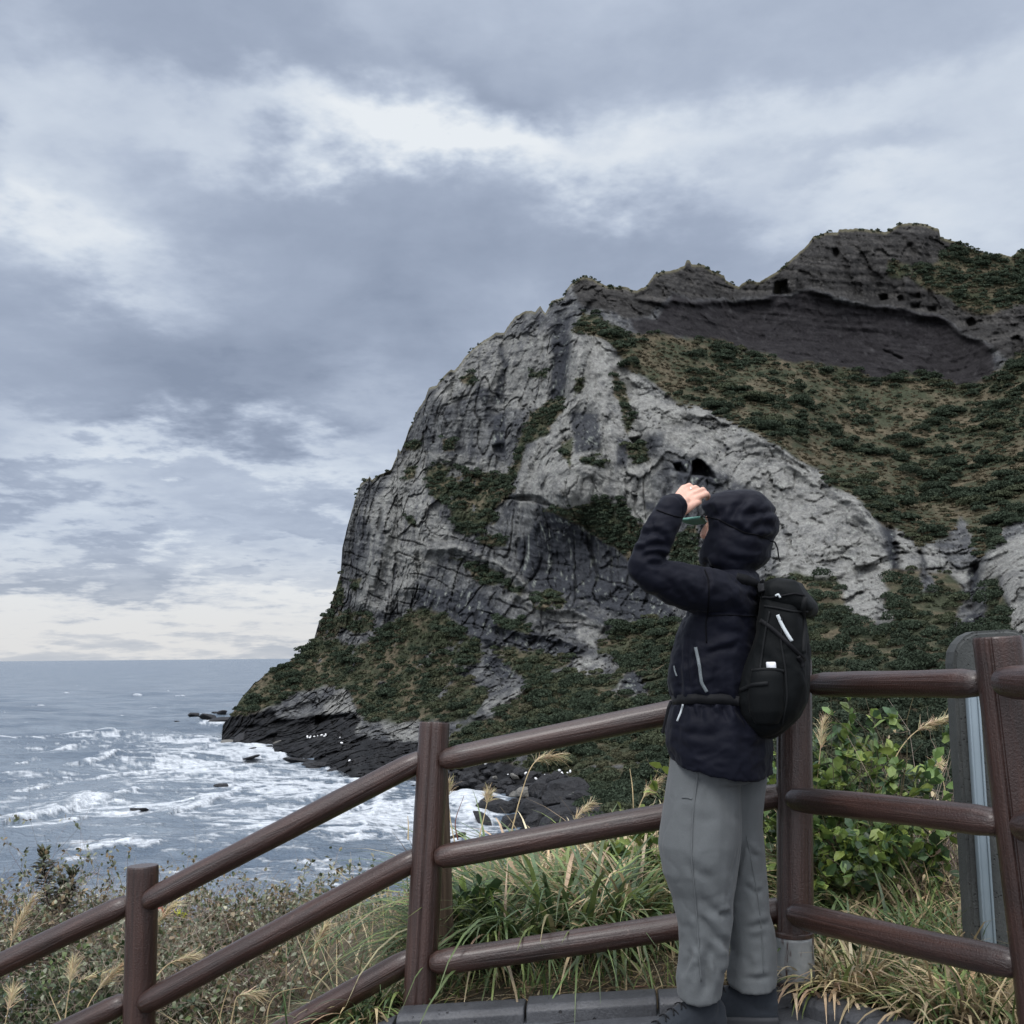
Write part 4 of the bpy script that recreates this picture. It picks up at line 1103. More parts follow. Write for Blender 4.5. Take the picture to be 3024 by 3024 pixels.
def rail(a, b, r=.041, tip=(1, 1), seed=0, bow=.0):
    A, B = at(a[0], a[1], a[2] * FS), at(b[0], b[1], b[2] * FS)
    L = np.linalg.norm(B - A); e = .06 / L
    pr = [(0, r * (.25 if tip[0] else 1)), (e * .12, r * (.62 if tip[0] else 1)), (e * .5, r * (.88 if tip[0] else 1)), (e * 1.3, r), (.3, r * 1.02), (.7, r * .985), (1 - e * 1.3, r), (1 - e * .5, r * (.88 if tip[1] else 1)), (1 - e * .12, r * (.62 if tip[1] else 1)), (1, r * (.25 if tip[1] else 1))]
    rings = sorted(set([q[0] for q in pr] + list(np.linspace(.05, .95, 24))))
    V, F, G = revolve(A, B, pr, rings, 32, seed, .0022, bow)
    return link('rail', mesh_np('rail', V, F, None, {'grain': G}), M_WOOD, fence, True)


rails = [((2395, 2022, 3.80), (2905, 2018, 3.02)), ((2330, 2359, 3.745), (2965, 2431, 3.00)), ((2332, 2697, 3.745), (3022, 2852, 3.00)),
         ((2345, 2030, 3.85), (1298, 2247, 4.03)), ((2340, 2343, 3.86), (1283, 2535, 3.99)), ((2345, 2680, 3.86), (1268, 2846, 3.96)),
         ((1262, 2235, 4.10), (424, 2668, 4.235)), ((1250, 2524, 4.06), (412, 2972, 4.235)), ((1230, 2822, 4.05), (400, 3286, 4.235)),
         ((390, 2664, 4.34), (-480, 3085, 4.45)), ((380, 2954, 4.33), (-480, 3372, 4.45)), ((2950, 2014, 2.90), (3500, 2012, 2.15)), ((3008, 2440, 2.92), (3560, 2500, 2.15))]
for i, (a, b) in enumerate(rails): rail(a, b, .0415 if i < 3 else .0435, (1, 1), seed=i, bow=.004 * math.sin(i * 2.2))

# old bare stake behind the middle post
m, t, p, out = material('weathered_wood')
g = attr(t, 'grain').outputs['Vector']
mp = nd(t, 'ShaderNodeMapping'); mp.inputs['Scale'].default_value = (1.4, 40, 40); t.links.new(g, mp.inputs[0])
n1 = noise(t, mp.outputs[0], 1.5, 7, .65, .6).outputs['Fac']
setcol(t, p, ramp(t, n1, [(.3, (.030, .020, .014)), (.5, (.085, .056, .036)), (.72, (.16, .115, .078))]))
p.inputs['Roughness'].default_value = .85; bump(t, p, n1, .7, .008)
T, B = at(1293, 2170, 4.30 * FS), at(1306, 2800, 4.36 * FS)
V, F, G = revolve(B + unit(B - T) * .1, T, [(0, .050), (.97, .034), (1, .03)], list(np.linspace(0, 1, 12)) + [.985], 24, 7, .003)
tag(link('wooden_stake', mesh_np('wooden_stake', V, F, None, {'grain': G}), m, None, True), 'old bare weathered wooden stake standing behind the middle fence post', 'stake')

# dark basalt stone behind the right-hand rails, a pale metal channel on its face
m, t, p, out = material('basalt_stone')
geo = nd(t, 'ShaderNodeNewGeometry'); pos = geo.outputs['Position']
n1 = noise(t, pos, 6, 6, .6).outputs['Fac']; n2 = noise(t, pos, 120, 5, .7).outputs['Fac']
vor = nd(t, 'ShaderNodeTexVoronoi'); vor.inputs['Scale'].default_value = 75; t.links.new(pos, vor.inputs['Vector'])
pit = math_node(t, 'MULTIPLY', math_node(t, 'SUBTRACT', 1.0, smooth(t, vor.outputs['Distance'], .15, .3)), smooth(t, noise(t, pos, 25, 3).outputs['Fac'], .42, .6))
col = mixc(t, .5, ramp(t, n1, [(.3, (.030, .034, .034)), (.7, (.064, .069, .067))]), ramp(t, n2, [(.3, .25), (.7, .75)]), 'OVERLAY')
setcol(t, p, mixc(t, pit, col, (.02, .021, .022))); p.inputs['Roughness'].default_value = .8
bump(t, p, math_node(t, 'SUBTRACT', math_node(t, 'MULTIPLY', n2, .6), pit), .8, .006)
M_STONE = m
SD = 3.55
sl = at(2880, 2790, SD)
stone = empty('stone_marker', (sl[0], sl[1], .10)); stone.location = (sl[0], sl[1], .10)
tag(stone, 'dark pitted basalt stone slab with rounded top and a pale metal strip', 'stone marker')
# outline of its front face in the survey, given depth 0.17 m
outl = [(2878, 2935), (2852, 2490), (2831, 2231), (2820, 2030), (2815, 1960), (2818, 1925), (2830, 1900), (2852, 1877), (2880, 1864), (2930, 1861), (2976, 1858), (3004, 1862), (3030, 1878), (3046, 1905), (3056, 1960), (3085, 2300), (3118, 2935)]
fr = at(np.array([q[0] for q in outl], float), np.array([q[1] for q in outl], float), SD)
bk = fr.copy(); bk[:, 0] += .05; bk[:, 1] += .19
n = len(outl)
F = [np.array([[i, (i + 1) % n, n + (i + 1) % n, n + i] for i in range(n)])[:, ::-1]]
me = bpy.data.meshes.new('slab')
me.from_pydata([tuple(v) for v in np.concatenate([fr, bk])], [], [tuple(range(n))] + [tuple(range(n, 2 * n))[::-1]] + [tuple(f) for f in F[0]])
import bmesh
bm = bmesh.new(); bm.from_mesh(me); bmesh.ops.recalc_face_normals(bm, faces=bm.faces)
bmesh.ops.bevel(bm, geom=[e for e in bm.edges if len(e.link_faces) == 2 and any(len(f.verts) > 4 for f in e.link_faces)], offset=.012, segments=3, affect='EDGES')
bm.to_mesh(me); bm.free()
link('slab', me, M_STONE, stone)
M_ALU = mat_simple('painted_metal', (.20, .25, .285), .45, 8, .06, 40, .0006, .3, metal=.15)


def box_between(T, B, wv, dv, ins=0):
    """a bar from T to B with half-width vector wv and half-depth vector dv"""
    V = np.array([E + sx * wv + sy * dv for E in (T, B) for sx, sy in ((-1, -1), (1, -1), (1, 1), (-1, 1))])
    F = np.array([[0, 1, 5, 4], [1, 2, 6, 5], [2, 3, 7, 6], [3, 0, 4, 7], [3, 2, 1, 0], [4, 5, 6, 7]])
    return V, F


T, B = at(2867, 1985, SD - .02), at(2928, 2900, SD - .02)
for name, off, hw, hd in (('metal_strip', 0, .0125, .008), ('strip_flange', -.0165, .0038, .013), ('strip_flange', .0165, .0038, .013)):
    V, F = box_between(T + np.array([off, .0, 0]), B + np.array([off, 0, 0]), np.array([hw, 0, 0]), np.array([0, hd, 0]))
    o = link(name, mesh_np(name, V, F[:, ::-1]), M_ALU, stone)
    md = o.modifiers.new('bevel', 'BEVEL'); md.width = .002; md.segments = 2
# ------------------------------------------------------------------ plants near the viewer
def blades(soup, base, az, length, width, lean, droop, col, segs=5, rg=None, tipcol=None):
    """curved tapering grass blades; all arguments are arrays of n"""
    n = len(base)
    hd = np.stack([np.cos(az), np.sin(az), np.zeros(n)], 1)
    sd_ = np.stack([-np.sin(az), np.cos(az), np.zeros(n)], 1)
    pts = [base]; ang = lean.copy()
    for k in range(segs):
        st = length / segs
        d = hd * np.sin(ang)[:, None] + np.array([0, 0, 1.]) * np.cos(ang)[:, None]
        pts.append(pts[-1] + d * st[:, None]); ang = ang + droop / segs
    for k in range(segs):
        w0 = width * (1 - (k / segs) ** 1.6) * (.75 + .25 * min(1, k)); w1 = width * (1 - ((k + 1) / segs) ** 1.6) + .0004
        a, b = pts[k], pts[k + 1]
        q = np.stack([a - sd_ * w0[:, None], a + sd_ * w0[:, None], b + sd_ * w1[:, None], b - sd_ * w1[:, None]], 1)
        c = col if tipcol is None else col * (1 - k / segs) + tipcol * (k / segs)
        soup.quads(q, c)


def tube(soup, pts, r0, r1, col, sides=3):
    pts = np.asarray(pts, float); n = len(pts)
    rr = np.linspace(r0, r1, n)
    for k in range(n - 1):
        d, a, b = frame_of(pts[k + 1] - pts[k])
        th = np.arange(sides + 1) / sides * 2 * math.pi
        o = np.cos(th)[:, None] * a + np.sin(th)[:, None] * b
        q = np.stack([pts[k] + o[:-1] * rr[k], pts[k] + o[1:] * rr[k], pts[k + 1] + o[1:] * rr[k + 1], pts[k + 1] + o[:-1] * rr[k + 1]], 1)
        soup.quads(q, col)


def twigs(soup, base, dirs, n, L, r, col, wob=.25, segs=6, grav=0.0, rg=None):
    """n wandering twigs, vectorised; base, dirs (n,3); returns all the joints"""
    p_ = base.copy(); d = unit(dirs); J = [p_]
    th = np.arange(4) / 3 * 2 * math.pi
    for k in range(segs):
        nd_ = unit(d + rg.normal(size=(n, 3)) * wob + np.array([0, 0, -grav]))
        q_ = p_ + nd_ * (L / segs)[:, None]
        a = unit(np.cross(nd_, np.array([.3, .2, .93]))); b = np.cross(nd_, a)
        ra, rb = r * (1 - k / segs * .8), r * (1 - (k + 1) / segs * .8)
        for s in range(3):
            o0 = np.cos(th[s]) * a + np.sin(th[s]) * b; o1 = np.cos(th[s + 1]) * a + np.sin(th[s + 1]) * b
            soup.quads(np.stack([p_ + o0 * ra[:, None], p_ + o1 * ra[:, None], q_ + o1 * rb[:, None], q_ + o0 * rb[:, None]], 1), col)
        p_, d = q_, nd_; J.append(p_)
    return np.stack(J)


def leaves(soup, pos, dirs, nrm, L, W, col, fold=.10, obovate=.60):
    """flat pointed leaves, two quads each, folded at the midrib"""
    d = unit(dirs); s = unit(np.cross(d, nrm)); nn = np.cross(s, d)
    L = np.asarray(L)[:, None]; W = np.asarray(W)[:, None]
    b = pos; tip = pos + d * L - nn * L * .08
    mid = pos + d * L * obovate
    lo = pos + d * L * .28
    for sg in (1, -1):
        e1 = lo + s * sg * W * .62 + nn * W * fold * .8
        e2 = mid + d * L * .10 + s * sg * W * .95 + nn * W * fold
        q = np.stack([b, e1, e2, mid], 1); q2 = np.stack([mid, e2, tip, tip], 1)
        q2 = np.stack([mid, e2, tip + s * sg * W * .12, tip], 1)
        if sg < 0: q = q[:, ::-1]; q2 = q2[:, ::-1]
        soup.quads(q, col); soup.quads(q2, col)


def cvar(col, n, rg, v=.3, h=.06):
    c = np.asarray(col)[None] * (1 + v * rg.uniform(-1, 1, (n, 1))) * (1 + h * rg.normal(size=(n, 3)))
    return np.clip(c, .004, .8)


TAN, TAN2, STRAW = np.array([.40, .32, .19]), np.array([.27, .205, .12]), np.array([.56, .475, .31])
GRN, GRN2, GRN3 = np.array([.095, .150, .055]), np.array([.165, .215, .070]), np.array([.052, .092, .042])
GREYT, BROWNT = np.array([.27, .225, .18]), np.array([.075, .052, .040])

rg = np.random.default_rng(21)
# ---- ground cover: short green grass, dead blades and litter
gs = Soup()


def scatter(n, x0, x1, y0, y1, keep=None):
    x = rg.uniform(x0, x1, n); y = rg.uniform(y0, y1, n)
    back = np.where(x < .93, 3.77 - .09 * (x + .39), 3.66 - (x - .91) * 1.46)
    back = np.where(x < -.4, 3.80, back)
    k = y > back + .055
    if keep is not None: k &= keep(x, y)
    x, y = x[k], y[k]
    return np.stack([x, y, ground_z(x, y) - .01], 1)


def cover(n, x0, x1, y0, y1, cols, Lr, Wr, lean, droop, keep=None):
    b = scatter(n, x0, x1, y0, y1, keep); n = len(b)
    ci = rg.integers(0, len(cols), n); c = np.array(cols)[ci] * rg.uniform(.55, 1.3, (n, 1))
    blades(gs, b, rg.uniform(0, 6.28, n), rg.uniform(*Lr, n), rg.uniform(*Wr, n), rg.uniform(*lean, n), rg.uniform(*droop, n), c, 4, rg)


nz = lambda x, y, s: fbm(np.stack([x / s, y / s, x * 0], 1), 3, seed=81)
cover(9000, -.6, 3.2, 2.6, 5.2, [TAN, TAN2, STRAW * .8, TAN2 * .7], (.06, .22), (.002, .0055), (.7, 1.5), (.2, 1.2))
cover(6500, -.6, 3.2, 2.6, 5.2, [GRN, GRN2, GRN3 * 1.3], (.06, .2), (.002, .005), (.1, .9), (.4, 1.6), lambda x, y: nz(x, y, .35) > -.08)
cover(5000, .9, 3.4, 2.4, 6.0, [GRN * .9, GRN2 * .8, TAN, TAN2], (.18, .42), (.0028, .006), (.1, .6), (.9, 2.2), lambda x, y: nz(x, y, .5) > -.05)
cover(3800, -.5, 2.4, 5.2, 7.4, [TAN, STRAW, TAN2, GRN2], (.12, .3), (.002, .005), (.2, .9), (.4, 1.8))
cover(7000, -7, -.3, 3.85, 9.5, [TAN, TAN2, STRAW * .7, GRN, GRN3], (.12, .4), (.002, .005), (.3, 1.3), (.2, 1.4))
cover(2500, -7, 2.5, 6.0, 10, [TAN, TAN2, BROWNT, GRN3], (.2, .6), (.003, .006), (.2, 1.0), (.2, 1.2))
# litter: broken stems lying about
b = scatter(1500, -.5, 3, 2.6, 5); n = len(b)
tw = Soup()
twigs(gs, b + [0, 0, .02], np.stack([rg.normal(size=n), rg.normal(size=n), rg.normal(size=n) * .15 + .05], 1), n, rg.uniform(.06, .25, n), rg.uniform(.001, .0028, n), cvar(TAN2, n, rg, .5), .2, 2, 0, rg)
o = gs.build('grass', M_DRY)
tag(o, kind='stuff', label='short green grass and dry straw along the foot of the fence', cat='grass')

# ---- the big tuft of sedge behind the middle span
def sedge(cx, cy, n, L, spread, label, seed, cols=(GRN, GRN2, GRN3 * 1.2, GRN * .8), dead=.12, group=None):
    global rg
    rg = np.random.default_rng(seed)
    r = np.sqrt(rg.random(n)) * spread; a = rg.uniform(0, 6.28, n)
    x, y = cx + r * np.cos(a) * 1.25, cy + r * np.sin(a)
    base = np.stack([x, y, ground_z(x, y) - .01], 1)
    az = a + rg.normal(size=n) * .7
    col = np.array(cols)[rg.integers(0, len(cols), n)] * rg.uniform(.6, 1.35, (n, 1))
    dd = rg.random(n) < dead
    col[dd] = cvar(TAN, int(dd.sum()), rg, .4)
    s = Soup()
    blades(s, base, az, rg.uniform(.55, 1.1, n) * L, rg.uniform(.0055, .0095, n) * (1.35 if L > .8 else 1), rg.uniform(.1, .65, n) + r / spread * .4, rg.uniform(1.1, 2.3, n), col, 7, rg, col * .9 + TAN * .08)
    o = s.build('sedge_tuft', M_LEAF)
    tag(o, label, 'grass tuft', group, 'thing')
    return o


def W(px, py, d): return at(px, py, d)


q = W(1660, 2790, 4.55)
sedge(q[0], q[1], 480, .86, .38, 'large arching tuft of dark green sedge behind the middle rails', 31)
q = W(1430, 2830, 4.35)
sedge(q[0], q[1], 420, .55, .18, 'smaller green sedge tuft just right of the weathered stake', 32)
q = W(1880, 2760, 4.7)
sedge(q[0], q[1], 420, .72, .26, 'green and straw coloured grass tuft half behind the walker', 33, (GRN, GRN2, TAN, TAN * .8), .35)
q = W(1060, 3000, 4.0)
sedge(q[0], q[1], 240, .28, .16, 'low green sedge tuft at the foot of the middle fence post', 34)
q = W(2640, 2860, 4.05)
sedge(q[0], q[1], 520, .40, .36, 'low sprawling green sedge below the lowest right-hand rail', 35, (GRN, GRN * .8, GRN3 * 1.4, TAN * .8), .2)
q = W(2660, 2700, 4.6)
sedge(q[0], q[1], 380, .36, .30, 'grey-green grass tuft behind the lowest right-hand rail', 36, (GRN * .9 + .02, GRN2 * .8, GRN3 * 1.6), .25)
q = W(2520, 2990, 3.62)
sedge(q[0], q[1], 300, .26, .2, 'pale straw coloured grass tuft beside the kerb right of the corner post', 37, (TAN, STRAW * .8, GRN2), .5)
q = W(2840, 3000, 3.4)
sedge(q[0], q[1], 300, .26, .2, 'short yellow-green grass tuft in front of the stone marker', 38, (TAN, GRN2, GRN), .4)
q = W(1250, 2440, 5.6)
q = W(1800, 2520, 5.6)
sedge(q[0], q[1], 300, .52, .5, 'tall dry grass tuft on the skyline of the bank left of the walker', 39, (TAN, STRAW, TAN2, GRN2), .4)
q = W(1560, 2560, 5.5)
sedge(q[0], q[1], 260, .36, .4, 'dry grass tuft at the edge of the bank above the surf', 40, (TAN, TAN2, GRN, STRAW), .4)

# ---- shrubs
def shrub(name, label, cat, bx, by, width, height, ntw, nlf, leafL, leafW, leafcols, twcol, seed, depth=None, z0=None, wob=.28, group=None, upright=.9, twr=(.0015, .004), mat=None, segs=6, droop=.0):
    rg = np.random.default_rng(seed)
    z = float(ground_z(np.array(bx), np.array(by))) if z0 is None else z0
    root = empty(name, (bx, by, z))
    tag(root, label, cat, group, 'thing')
    dpt = depth or width
    r = np.sqrt(rg.random(ntw)) * .62; a = rg.uniform(0, 6.28, ntw)
    ox, oy = r * np.cos(a) * width, r * np.sin(a) * dpt
    hgt = height * (1 - .45 * (r / .62) ** 2) * rg.uniform(.55, 1.08, ntw)
    base = np.stack([bx + ox * .6, by + oy * .6, np.full(ntw, z - .03)], 1)
    dirs = np.stack([ox * .55 + rg.normal(size=ntw) * .10 * width, oy * .55 + rg.normal(size=ntw) * .10 * dpt, np.full(ntw, height * upright)], 1)
    s = Soup()
    J = twigs(s, base, dirs, ntw, hgt * 1.12, rg.uniform(*twr, ntw), cvar(twcol, ntw, rg, .45), wob, segs, droop, rg)
    # side shoots
    ns = ntw * 2
    ti = rg.integers(0, ntw, ns); ki = rg.integers(2, segs, ns)
    sb = J[ki, ti]; sdv = unit(J[ki, ti] - J[ki - 1, ti] + rg.normal(size=(ns, 3)) * .7)
    J2 = twigs(s, sb, sdv, ns, rg.uniform(.08, .26, ns) * height, rg.uniform(twr[0] * .6, twr[1] * .5, ns), cvar(twcol, ns, rg, .45), wob, 4, droop, rg)
    s.build('stems', M_TWIG, root)
    if nlf:
        l = Soup()
        half = nlf // 2
        i2 = rg.integers(0, ns, nlf); k2 = rg.integers(1, 5, nlf); f = rg.random((nlf, 1))
        P_ = J2[k2, i2] * f + J2[k2 - 1, i2] * (1 - f)
        ax = unit(J2[k2, i2] - J2[k2 - 1, i2])
        d = unit(ax * .6 + rg.normal(size=(nlf, 3)) * .8 + np.array([0, 0, .25]))
        nr = unit(np.array([0, 0, 1.]) + rg.normal(size=(nlf, 3)) * .6)
        c = np.array(leafcols)[rg.integers(0, len(leafcols), nlf)] * rg.uniform(.65, 1.3, (nlf, 1))
        leaves(l, P_, d, nr, rg.uniform(.6, 1.2, nlf) * leafL, rg.uniform(.6, 1.15, nlf) * leafW, c)
        l.build('foliage', mat or M_LEAF, root)
    return root


M_TWIG = mat_simple('twig', (.1, .08, .065), .85)
_t = M_TWIG.node_tree; _p = [n for n in _t.nodes if n.type == 'BSDF_PRINCIPLED'][0]
_t.links.new(attr(_t, 'col').outputs['Color'], _p.inputs['Base Color'])
GL = [np.array([.048, .090, .034]), np.array([.088, .145, .042]), np.array([.15, .21, .055]), np.array([.040, .075, .035])]
GLY = [np.array([.20, .255, .06]), np.array([.24, .28, .075])]
GREYL = [np.array([.125, .145, .080]), np.array([.20, .215, .145]), np.array([.060, .080, .042]), np.array([.30, .29, .21]), np.array([.16, .125, .072]), np.array([.20, .15, .085]), np.array([.075, .10, .045])]

q = W(2540, 2640, 4.75)
shrub('leafy_bush', 'broad-leaved glossy green bush behind the rails right of the corner post', 'bush', q[0], q[1], .66, 1.0, 120, 3000, .060, .023, GL + GL[1:3] + GLY[:1], np.array([.09, .075, .045]), 41, .42, wob=.2, twr=(.002, .005))
q = W(2290, 2560, 4.85)
shrub('leafy_bush', 'narrow glossy green bush seen between the walker and the corner post', 'bush', q[0], q[1], .26, .72, 26, 380, .074, .026, GL + GLY[:1], np.array([.09, .075, .045]), 42, .3, wob=.2, twr=(.002, .005))
q = W(1385, 2790, 4.4)
shrub('leafy_bush', 'low green bush of rounded leaves beside the weathered stake', 'bush', q[0], q[1], .20, .42, 26, 240, .072, .026, GL, np.array([.07, .075, .04]), 43, .2, wob=.22)
q = W(1960, 2690, 4.9)
shrub('leafy_bush', 'yellow-green leafy shoots rising beside the walker above the middle rail', 'bush', q[0], q[1], .22, .82, 22, 220, .07, .024, GLY + GL[1:3], np.array([.10, .085, .05]), 44, .25, wob=.16)
q = W(1760, 2560, 5.3)
shrub('leafy_bush', 'small light green bush on the bank edge in front of the black boulders', 'bush', q[0], q[1], .22, .42, 20, 190, .07, .024, GL[1:] + GLY, np.array([.10, .085, .05]), 45, .25, wob=.2)
q = W(2800, 2560, 5.0)
shrub('dead_thicket', 'pale grey tangle of dead stems left of the stone marker', 'thicket', q[0], q[1], .45, 1.0, 150, 160, .03, .010, [TAN, STRAW], np.array([.24, .20, .16]), 46, .35, wob=.42, droop=.08)
q = W(2720, 2720, 4.5)
shrub('dead_thicket', 'brown dry stalks and twigs under the leafy bush left of the stone marker', 'thicket', q[0], q[1], .5, .42, 110, 260, .04, .010, [TAN, TAN2, BROWNT], np.array([.15, .105, .07]), 47, .3, wob=.45, droop=.12)

LS = [  # dry coastal scrub along the stairs: (x, y of its foot in the photo, distance, width, height, twigs, leaves, label)
    (60, 2900, 6.6, .85, 1.15, 150, 2100, 'dense grey-green shrub at the left edge behind the top rail'),
    (330, 2890, 6.8, .70, .95, 150, 900, 'brownish twiggy shrub above the rail just left of the nearest stair post'),
    (520, 2860, 7.2, .60, 1.05, 120, 420, 'thin bare-twigged shrub against the sea right of the nearest stair post'),
    (740, 2900, 6.3, .75, .80, 170, 1700, 'wide grey-green tangled shrub between the two stair rails'),
    (900, 2790, 6.9, .55, .72, 110, 1300, 'rounded leafy shrub whose top meets the water left of the middle post'),
    (1080, 2830, 5.9, .50, .55, 110, 500, 'dry tan and green shrub under the rails left of the middle post'),
    (120, 3050, 5.2, .65, .60, 150, 1500, 'low dark leafy shrub below the top rail at the left edge'),
    (330, 3060, 5.0, .50, .62, 120, 1000, 'dark green leafy shrub under the rail left of the nearest stair post'),
    (620, 3040, 5.3, .60, .66, 170, 1200, 'grey tangle of twigs and small leaves below the middle stair rail'),
    (900, 3010, 4.9, .55, .50, 150, 500, 'dry brown tangle beneath the lowest stair rail'),
    (-160, 2950, 5.9, .7, .9, 100, 900, 'grey-green shrub running out of the picture beside the stairs'),
    (230, 2830, 7.6, .85, .80, 170, 1500, 'grey-brown scrubby shrub between the upright bottlebrush plant and the nearest stair post'),
    (640, 2790, 7.8, .80, .70, 150, 1300, 'low grey-green shrub at the water line between the two stair posts'),
    (1130, 2760, 6.4, .40, .45, 90, 700, 'small green-brown shrub close to the left of the middle post'),
    (430, 2960, 5.6, .60, .70, 150, 1400, 'dark tangled shrub directly behind the nearest stair post'),
    (760, 3020, 5.6, .65, .72, 170, 1500, 'brown and green tangle between the middle and lowest stair rails')]
for i, (px, py, d, w, hgt, nt_, nl, lab) in enumerate(LS):
    q = W(px, py, d)
    dark = i in (6, 7)
    shrub('coastal_shrub', lab, 'shrub', q[0], q[1], w * 1.1, hgt, int(nt_ * 1.5), int(nl * 2.3), .031, .0115, ([np.array([.030, .052, .024]), np.array([.05, .08, .032]), np.array([.085, .12, .04])] + GREYL[:2]) if dark else GREYL, GREYT if i % 3 else np.array([.13, .095, .078]), 60 + i, w * .7, z0=q[2], wob=.40, droop=.04, twr=(.0012, .0034))

# upright spurge-like plant on the skyline at the left
rg = np.random.default_rng(77)
q = W(150, 2790, 7.0); root = empty('upright_plant', q)
tag(root, 'dark bottlebrush-shaped leafy plant standing up against the sea at the left', 'plant', None, 'thing')
s, l = Soup(), Soup()
for k, (dx, hh_, rr_) in enumerate(((-.08, .56, .085), (.10, .42, .075), (.02, .34, .09))):
    pts = np.array([q + [dx * f, 0.05 * k * f, hh_ * f] for f in np.linspace(0, 1, 8)])
    tube(s, pts, .008, .004, np.array([.06, .05, .035]))
    n = 330; f = rg.uniform(.25, 1.02, n); a = rg.uniform(0, 6.28, n)
    P_ = q + np.stack([dx * f, .05 * k * f, hh_ * f], 1)
    d = np.stack([np.cos(a), np.sin(a), rg.uniform(-.2, .5, n) + (f > .93) * 1.2], 1)
    leaves(l, P_, d, np.tile([0, 0, 1.], (n, 1)) + rg.normal(size=(n, 3)) * .2, rg.uniform(.7, 1.1, n) * rr_, rg.uniform(.008, .012, n), cvar([.045, .052, .028], n, rg, .5, .1))
s.build('stems', M_TWIG, root); l.build('foliage', M_LEAF, root)


def silver_grass(pts, dist, plume, label, seed, col=TAN, droop=1.0, group=None):
    """stem through photo points pts; its last stretch (plume: fraction) carries the seed head"""
    rg = np.random.default_rng(seed)
    Q = np.array([W(x, y, dist + .06 * i) for i, (x, y) in enumerate(pts)])
    n = len(Q); u_ = np.linspace(0, n - 1, 26)
    # smooth curve through the joints (Catmull-Rom)
    E = np.concatenate([[2 * Q[0] - Q[1]], Q, [2 * Q[-1] - Q[-2]]])
    C_ = []
    for x in u_:
        i = min(int(x), n - 2); f = x - i; a, b, c, d = E[i], E[i + 1], E[i + 2], E[i + 3]
        C_.append(.5 * (2 * b + (c - a) * f + (2 * a - 5 * b + 4 * c - d) * f * f + (3 * b - a - 3 * c + d) * f ** 3))
    C_ = np.array(C_)
    root = empty('silver_grass', Q[0]); tag(root, label, 'grass stem', group, 'thing')
    s = Soup(); tube(s, C_, .0034, .0014, col * rg.uniform(.9, 1.3), 4); s.build('stem', M_DRY, root)
    if plume > 0:
        k0 = int(26 * (1 - plume)); m_ = 150
        ki = rg.uniform(k0, 24.9, m_); i = ki.astype(int); f = (ki - i)[:, None]
        b = C_[i] * (1 - f) + C_[np.minimum(i + 1, 25)] * f
        ax = unit(C_[np.minimum(i + 1, 25)] - C_[i])
        l = Soup()
        d = unit(ax * 1.3 + rg.normal(size=(m_, 3)) * .33 + np.array([0, 0, -.12 * droop]))
        twigs(l, b, d, m_, rg.uniform(.03, .085, m_), rg.uniform(.0011, .0024, m_), cvar(STRAW * .82 + col * .25, m_, rg, .3), .18, 3, .10 * droop, rg)
        l.build('plume', M_DRY, root)
    return root


